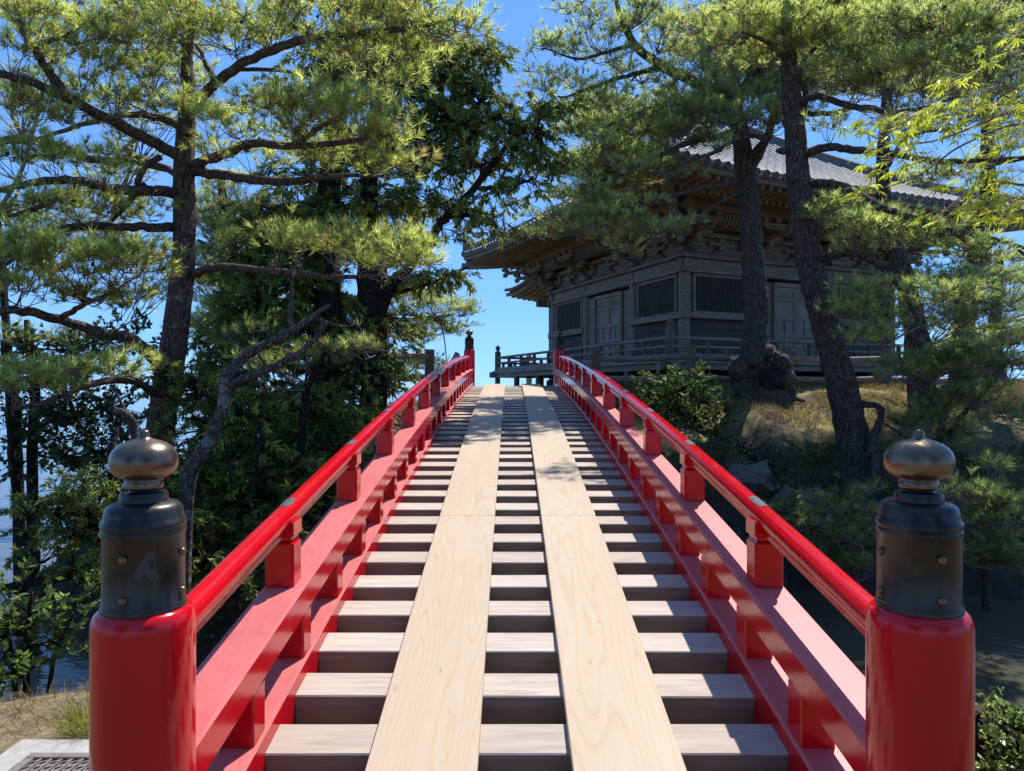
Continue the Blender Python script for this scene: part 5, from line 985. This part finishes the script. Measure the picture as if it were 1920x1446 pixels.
far_pine('low pine sprays hanging over the channel behind the right bronze cap', 1850, 9.7, [(1850, 1020, 9.6, .05), (1855, 950, 9.3, .035), (1865, 900, 9.1, .02)], [[(1852, 1000, 9.5, .035), (1800, 960, 9.1, .025), (1740, 960, 8.9, .014)], [(1850, 1010, 9.5, .03), (1890, 1010, 9.1, .025), (1940, 990, 8.9, .014)]],
 [(1810, 930, 36, 22, 9.1, 1.), (1850, 940, 44, 26, 9.1, 1.1), (1890, 960, 40, 26, 9., 1.), (1830, 990, 46, 26, 9.1, 1.1), (1880, 1020, 46, 30, 9., 1.1), (1910, 1060, 40, 30, 8.9, 1.), (1850, 1060, 44, 26, 9.1, .9), (1810, 1030, 30, 20, 9.2, .8), (1870, 890, 26, 16, 9.2, .7)], mat=NEED_S, bark=BARK_R, Ln=.135, wd=.009, N=17, dens=.9)
far_pine('low pine sprays over the dark channel between the right rail and bronze cap', 1560, 10.1, [(1570, 1050, 10, .045), (1580, 1000, 9.8, .035), (1590, 960, 9.7, .02)], [[(1575, 1030, 9.9, .03), (1530, 990, 9.6, .024), (1490, 975, 9.5, .012)], [(1578, 1020, 9.9, .03), (1620, 990, 9.6, .02)]],
 [(1500, 985, 34, 22, 9.5, .8), (1545, 960, 40, 22, 9.6, 1.), (1590, 965, 40, 24, 9.6, 1.), (1560, 1010, 44, 24, 9.6, 1.1), (1510, 1030, 40, 24, 9.5, .9), (1610, 1020, 36, 24, 9.6, 1.), (1570, 1060, 44, 24, 9.5, 1.), (1620, 1080, 30, 24, 9.5, .9), (1630, 930, 24, 16, 9.7, .7)], mat=NEED_S, bark=BARK_R, Ln=.135, wd=.009, N=17, dens=.9)
# shrubs on the right
bush('leafy_shrub', 'sunlit yellow green shrub behind the right rail below the log fence', 'shrub', 1275, 14.8, [[(1275, 790, 14.8, .03), (1270, 740, 14.8, .02), (1275, 705, 14.8, .01)], [(1300, 790, 14.7, .025), (1320, 730, 14.7, .012)], [(1250, 780, 14.8, .025), (1225, 730, 14.8, .012)]],
 [(1240, 735, 44, 26, 14.8, 1.), (1290, 730, 44, 30, 14.8, 1.), (1330, 760, 36, 30, 14.7, 1.), (1270, 775, 55, 30, 14.6, 1.1), (1320, 805, 44, 30, 14.3, 1.1), (1260, 710, 20, 12, 14.8, .7), (1300, 700, 16, 12, 14.8, .7), (1340, 840, 36, 24, 13.8, .9), (1220, 760, 30, 20, 14.9, .9)], mat=SHRUB, ln=.10, wd=.05, dens=1.1)
bush('evergreen_shrub', 'dark shrub in the shade below the sunlit shrub right of the red rail', 'shrub', 1380, 12.8, [[(1380, 900, 12.8, .03), (1390, 850, 12.8, .02), (1400, 820, 12.8, .01)]],
 [(1350, 880, 44, 36, 12.8, 1.), (1400, 850, 36, 26, 13, .8), (1390, 910, 40, 24, 12.4, .8), (1420, 880, 30, 20, 12.6, .6)], ln=.09, wd=.045)
bush('leafy_shrub', 'small light leaved sprig above the dark channel beside the right rail', 'shrub', 1480, 10.0, [[(1480, 1040, 9.9, .015), (1475, 990, 9.7, .01), (1470, 960, 9.6, .006)]], [(1475, 960, 26, 20, 9.6, 1.), (1460, 990, 30, 24, 9.6, 1.), (1490, 1000, 24, 24, 9.6, .8)], mat=SHRUB, ln=.08, wd=.045, dens=1.2)
bush('leafy_shrub', 'bright green leafy shrub beside the right red post in the lower right corner', 'shrub', 1880, 3.05, [[(1880, 1400, 3.05, .008), (1890, 1360, 3.05, .006), (1895, 1345, 3.05, .004)], [(1840, 1420, 3.0, .008), (1830, 1350, 3.0, .005)], [(1910, 1430, 3.0, .008), (1930, 1390, 3.0, .005)]],
 [(1832, 1340, 16, 22, 3.05, 1.), (1840, 1400, 26, 30, 3.0, 1.2), (1890, 1400, 36, 40, 3.0, 1.2), (1900, 1360, 16, 18, 3.05, 1.), (1930, 1400, 30, 40, 3.0, 1.2), (1870, 1440, 60, 24, 2.95, 1.3), (1900, 1470, 70, 30, 2.9, 1.3)], mat=m_leaf('bright_privet_leaves', [(0, (.11, .17, .05)), (.6, (.25, .34, .09)), (1, (.52, .58, .13))], .5, .35, 1.4, .5), ln=.036, wd=.020, dens=1.1)

# ------------------------------------------------------------ maple branch coming in from the right
T = tree_base('maple_tree', 'yellow green maple whose leafy twigs reach in from the upper right edge', 'maple tree', (3.6, 2.7, 0))
LIMB = wood(T, [('trunk', [(2750, 1560, 2.7, .11), (2720, 1000, 2.75, .10), (2640, 500, 2.8, .085), (2500, 200, 2.8, .06)]),
 ('limb', [(2560, 300, 2.8, .035), (2250, 230, 2.8, .018), (2050, 205, 2.8, .010), (1930, 200, 2.8, .006), (1840, 232, 2.8, .0045), (1760, 262, 2.8, .0035), (1680, 270, 2.8, .0025), (1610, 245, 2.8, .002)]),
 ('limb', [(2620, 420, 2.8, .03), (2250, 300, 2.85, .015), (2020, 240, 2.85, .008), (1900, 235, 2.85, .005), (1800, 275, 2.85, .004), (1720, 330, 2.85, .003), (1650, 355, 2.85, .002)]),
 ('limb', [(2600, 520, 2.8, .03), (2250, 420, 2.75, .014), (2020, 370, 2.75, .007), (1900, 345, 2.75, .005), (1830, 350, 2.75, .0035), (1750, 415, 2.75, .002)]),
 ('limb', [(2520, 220, 2.8, .03), (2250, 90, 2.8, .014), (2020, 70, 2.8, .007), (1930, 85, 2.8, .004), (1870, 100, 2.8, .0025)]),
 ('limb', [(1930, 200, 2.8, .004), (1870, 175, 2.8, .003), (1800, 150, 2.8, .002)])], m_simple('maple_bark', (.10, .085, .07), (.22, .19, .155), 20, .8), seg=10, lump=.01)
fb = MB(); wb = MB()
cl = [(1890, 95, 2), (1905, 70, 2), (1865, 110, 2), (1830, 150, 3), (1795, 148, 3), (1765, 165, 2), (1765, 190, 3), (1735, 215, 4), (1710, 225, 4), (1745, 240, 3), (1690, 245, 3), (1650, 235, 2), (1620, 232, 3), (1600, 245, 2), (1665, 262, 3), (1640, 285, 3), (1685, 285, 2), (1715, 270, 3), (1780, 215, 3), (1800, 195, 3), (1830, 190, 4), (1860, 205, 4), (1890, 190, 4), (1910, 215, 3), (1870, 235, 3), (1820, 235, 3), (1780, 250, 3), (1690, 310, 2), (1650, 325, 3), (1625, 345, 2), (1610, 360, 2), (1720, 300, 2), (1790, 345, 3), (1760, 355, 2), (1830, 335, 4), (1870, 325, 4), (1900, 335, 3), (1850, 365, 4), (1820, 375, 3), (1885, 380, 3), (1860, 405, 4), (1840, 400, 3), (1900, 400, 3), (1740, 415, 2), (1725, 405, 1), (1890, 285, 3), (1910, 260, 3), (1665, 300, 2), (1950, 150, 3), (1960, 240, 4), (1960, 340, 4), (2010, 180, 4), (2030, 300, 4), (1960, 60, 3)]
# more of the crown stands outside the picture, above and to the right
cl += [(random.uniform(1980, 2500), random.uniform(-60, 420), 3) for _ in range(50)]
for px, py, k in cl:
    for _ in range(int(k * 2.3)):
        d = 2.75 + random.uniform(-.22, .22); c = P(px + random.gauss(0, 19), py + random.gauss(0, 9), d)
        dr = unit(np.array([random.gauss(-.55, .5), random.gauss(-.1, .5), -.34 + random.gauss(0, .2)])); up = unit(np.array([random.gauss(0, .28), random.gauss(0, .28), 1.])); s_ = unit(np.cross(dr, up)); up = np.cross(s_, dr)
        sz = random.uniform(.039, .058); V = [c + dr * .0]; tint = random.betavariate(2, 2)
        lobes = [(-118, .42), (-78, .70), (-38, .92), (0, 1.), (38, .92), (78, .70), (118, .42)]
        for li, (an, ln) in enumerate(lobes):
            a = R(an); dd = dr * math.cos(a) + s_ * math.sin(a); pp = -dr * math.sin(a) + s_ * math.cos(a); w = .092 * sz * (ln ** .5); l = ln * sz; bend = -up * l * .28
            b0_ = c + dd * l * .02; V = [b0_, c + dd * l * .30 + pp * w * .8, c + dd * l * .52 + pp * w + bend * .25, c + dd * l + bend, c + dd * l * .52 - pp * w + bend * .25, c + dd * l * .30 - pp * w * .8]
            fb.add(V, [[0, 1, 2, 3], [0, 3, 4, 5]], min(1, max(0, tint + random.gauss(0, .06))))
        st = c - dr * .045 + np.array([0, 0, .012]); e = nearest(LIMB, c); wb.tube([c, st], [.0006, .0008], 3)
        if _ > 0: wb.tube([st, (st + st0) / 2 + np.array([0, 0, .006]), st0], .0008, 3)
        if _ == 0: st0 = st; q = catmull([st, (st + e) / 2 + np.array([0, 0, .015]), e], 3); wb.tube(q, .0014, 4)
fb.build('leaves', MAPLE, T, tint=True); wb.build('leaf_stalks', m_simple('pale_stalk', (.26, .22, .10), (.34, .30, .14), 20, .7), T)

# ------------------------------------------------------------ grass and litter (uncountable)
def grass(name, label, n, xs, ys, hmin, hmax, wd, cond, lean=.5):
    x = rng.uniform(*xs, n); y = rng.uniform(*ys, n); z = ground_z(x, y); k = cond(x, y, z); x, y, z = x[k], y[k], z[k]; n = len(x)
    p = np.stack([x, y, z - .01], -1); h = rng.uniform(hmin, hmax, (n, 1)); d = unit(rng.normal(size=(n, 3)) * np.array([lean, lean, .15]) + np.array([0, 0, 1.])); s_ = perp(d) * wd / 2
    d2 = unit(d + rng.normal(size=(n, 3)) * lean * .7 + np.array([0, 0, -.25])); m_ = p + d * h * .6; t = m_ + d2 * h * .5
    b = MB(); V = np.stack([p - s_, p + s_, m_ + s_ * .7, m_ - s_ * .7, t], 1).reshape(-1, 3); i = np.arange(n)[:, None] * 5; tint = np.clip(rng.normal(.45, .25, n), 0, 1)
    b.add(V, np.concatenate([i + np.array([[0, 1, 2, 3]])]), tint); b.Fc.append(i + np.array([[3, 2, 4]])); b.T.append(tint)
    return tag(b.build(name, GRASSM, tint=True), label, kind='stuff')
nz = lambda x, y, sc, s: vnoise(x, y, sc, s) > -.02
grass('dry_grass', 'dry straw coloured grass and moss on the sunny island slope', 80000, (1.8, 15), (11.2, 19), .04, .2, .012, lambda x, y, z: (z > -.2) & (vnoise(x, y, .9, 21) > -.08) & (z < 1.9))
grass('dry_grass', 'dry grass on the earth left of the far bridge end', 9000, (-5, -.9), (12, 21), .05, .18, .012, lambda x, y, z: (z > .2) & nz(x, y, .8, 22))
grass('dry_grass', 'dry grass and litter around the concrete slab at lower left', 5200, (-4.6, -1.42), (2.2, 4.2), .03, .16, .004, lambda x, y, z: (z > -.25) & ((y > 3.3) | (x < -2.3)) & (vnoise(x, y, .35, 23) > -.12), .9)
grass('dry_grass', 'dry grass under the leafy shrub at lower right', 2600, (1.4, 3.6), (2.0, 3.6), .03, .14, .004, lambda x, y, z: z > -.3)
# one green-yellow tuft beside the slab
tf = MB(); c = np.array([-2.02, 3.42, -.02]); n = 420
a = rng.uniform(0, 2 * math.pi, n); rr = rng.random(n) ** .7 * .12; p = c + np.stack([rr * np.cos(a), rr * np.sin(a), np.zeros(n)], -1)
d = unit(np.stack([np.cos(a) * (.25 + rr * 4), np.sin(a) * (.25 + rr * 4), np.ones(n)], -1) + rng.normal(size=(n, 3)) * .25); h = rng.uniform(.08, .2, (n, 1)); s_ = perp(d) * .0018; m_ = p + d * h * .6; t_ = m_ + unit(d + np.array([0, 0, -.55]) + rng.normal(size=(n, 3)) * .2) * h * .5
V = np.stack([p - s_, p + s_, m_ + s_ * .7, m_ - s_ * .7, t_], 1).reshape(-1, 3); i = np.arange(n)[:, None] * 5; tint = rng.random(n)
tf.add(V, i + np.array([[0, 1, 2, 3]]), tint); tf.Fc.append(i + np.array([[3, 2, 4]])); tf.T.append(tint)
tag(tf.build('grass_tuft', m_leaf('yellow_green_grass', [(0, (.19, .17, .05)), (.5, (.22, .24, .045)), (1, (.30, .30, .08))], .4, .6, 1.3, .2), tint=True), 'yellow green grass tuft beside the concrete slab left of the red post', 'grass tuft')

# unseen trees added behind the viewpoint to darken the reflections in the lacquer
def added_back_tree(label, x, y, h, r):
    t = tree_base('broadleaf_tree', label, 'tree', (x, y, -.05))
    q = catmull([(x, y, -.3, .2), (x + .1, y, h * .35, .16), (x - .1, y + .1, h * .65, .11), (x, y, h, .05)], 6); b = MB(); b.tube(q[:, :3], q[:, 3], 10, lump=.05); b.build('trunk', BARK_D, t, smooth=True)
    n = 9000; v = unit(rng.normal(size=(n, 3))) * np.cbrt(rng.random((n, 1))); p = np.array([x, y, h * .62]) + v * np.array([r, r, h * .42]) * (1 + .18 * np.sin(v[:, :1] * 9) * np.cos(v[:, 1:2] * 8)); b = MB()
    quads(b, p, unit(rng.normal(size=(n, 3))), unit(rng.normal(size=(n, 3)) + np.array([0, 0, .8])), rng.uniform(.12, .22, (n, 1)), rng.uniform(.07, .13, (n, 1)), rng.random(n)); b.build('leaves', BROAD, t, tint=True)
added_back_tree('unseen leafy tree added behind the viewpoint on its left to darken reflections', -4.6, -5.5, 6.5, 2.9)
added_back_tree('unseen leafy tree added behind the viewpoint on its right to darken reflections', 4.8, -6.2, 7.0, 3.1)

def ivy(name, label, n, xs, ys, zs, mat, ln, nseed):
    x = rng.uniform(*xs, n); y = rng.uniform(*ys, n); z = ground_z(x, y); k = (z > zs[0]) & (z < zs[1]) & (vnoise(x, y, .7, nseed) + .5 * vnoise(x, y, .25, nseed + 1) > -.06); x, y, z = x[k], y[k], z[k]; n = len(x)
    e = .06; nx = (ground_z(x - e, y) - ground_z(x + e, y)) / (2 * e); ny = (ground_z(x, y - e) - ground_z(x, y + e)) / (2 * e); up = unit(np.stack([nx, ny, np.ones(n)], -1))
    p = np.stack([x, y, z], -1) + up * rng.uniform(.0, .14, (n, 1)); d = unit(perp(up) + np.array([0, -.3, -.35]) + rng.normal(size=(n, 3)) * .3); b = MB()
    quads(b, p, d, unit(up + rng.normal(size=(n, 3)) * .45), ln * rng.uniform(.6, 1.2, (n, 1)), ln * .6 * rng.uniform(.7, 1.1, (n, 1)), np.clip(rng.normal(.4, .22, n), 0, 1)); tag(b.build(name, mat, tint=True), label, kind='stuff')
ivy('ivy_cover', 'dark ivy and low growth hanging over the shaded bank above the channel', 34000, (1.6, 13), (9.8, 14.0), (-1.3, .62), IVY, .085, 31)
ivy('ground_cover', 'dark low growth on the left bank under the evergreens', 30000, (-9, -1.2), (7, 15), (-1.2, 1.6), IVY, .09, 41)
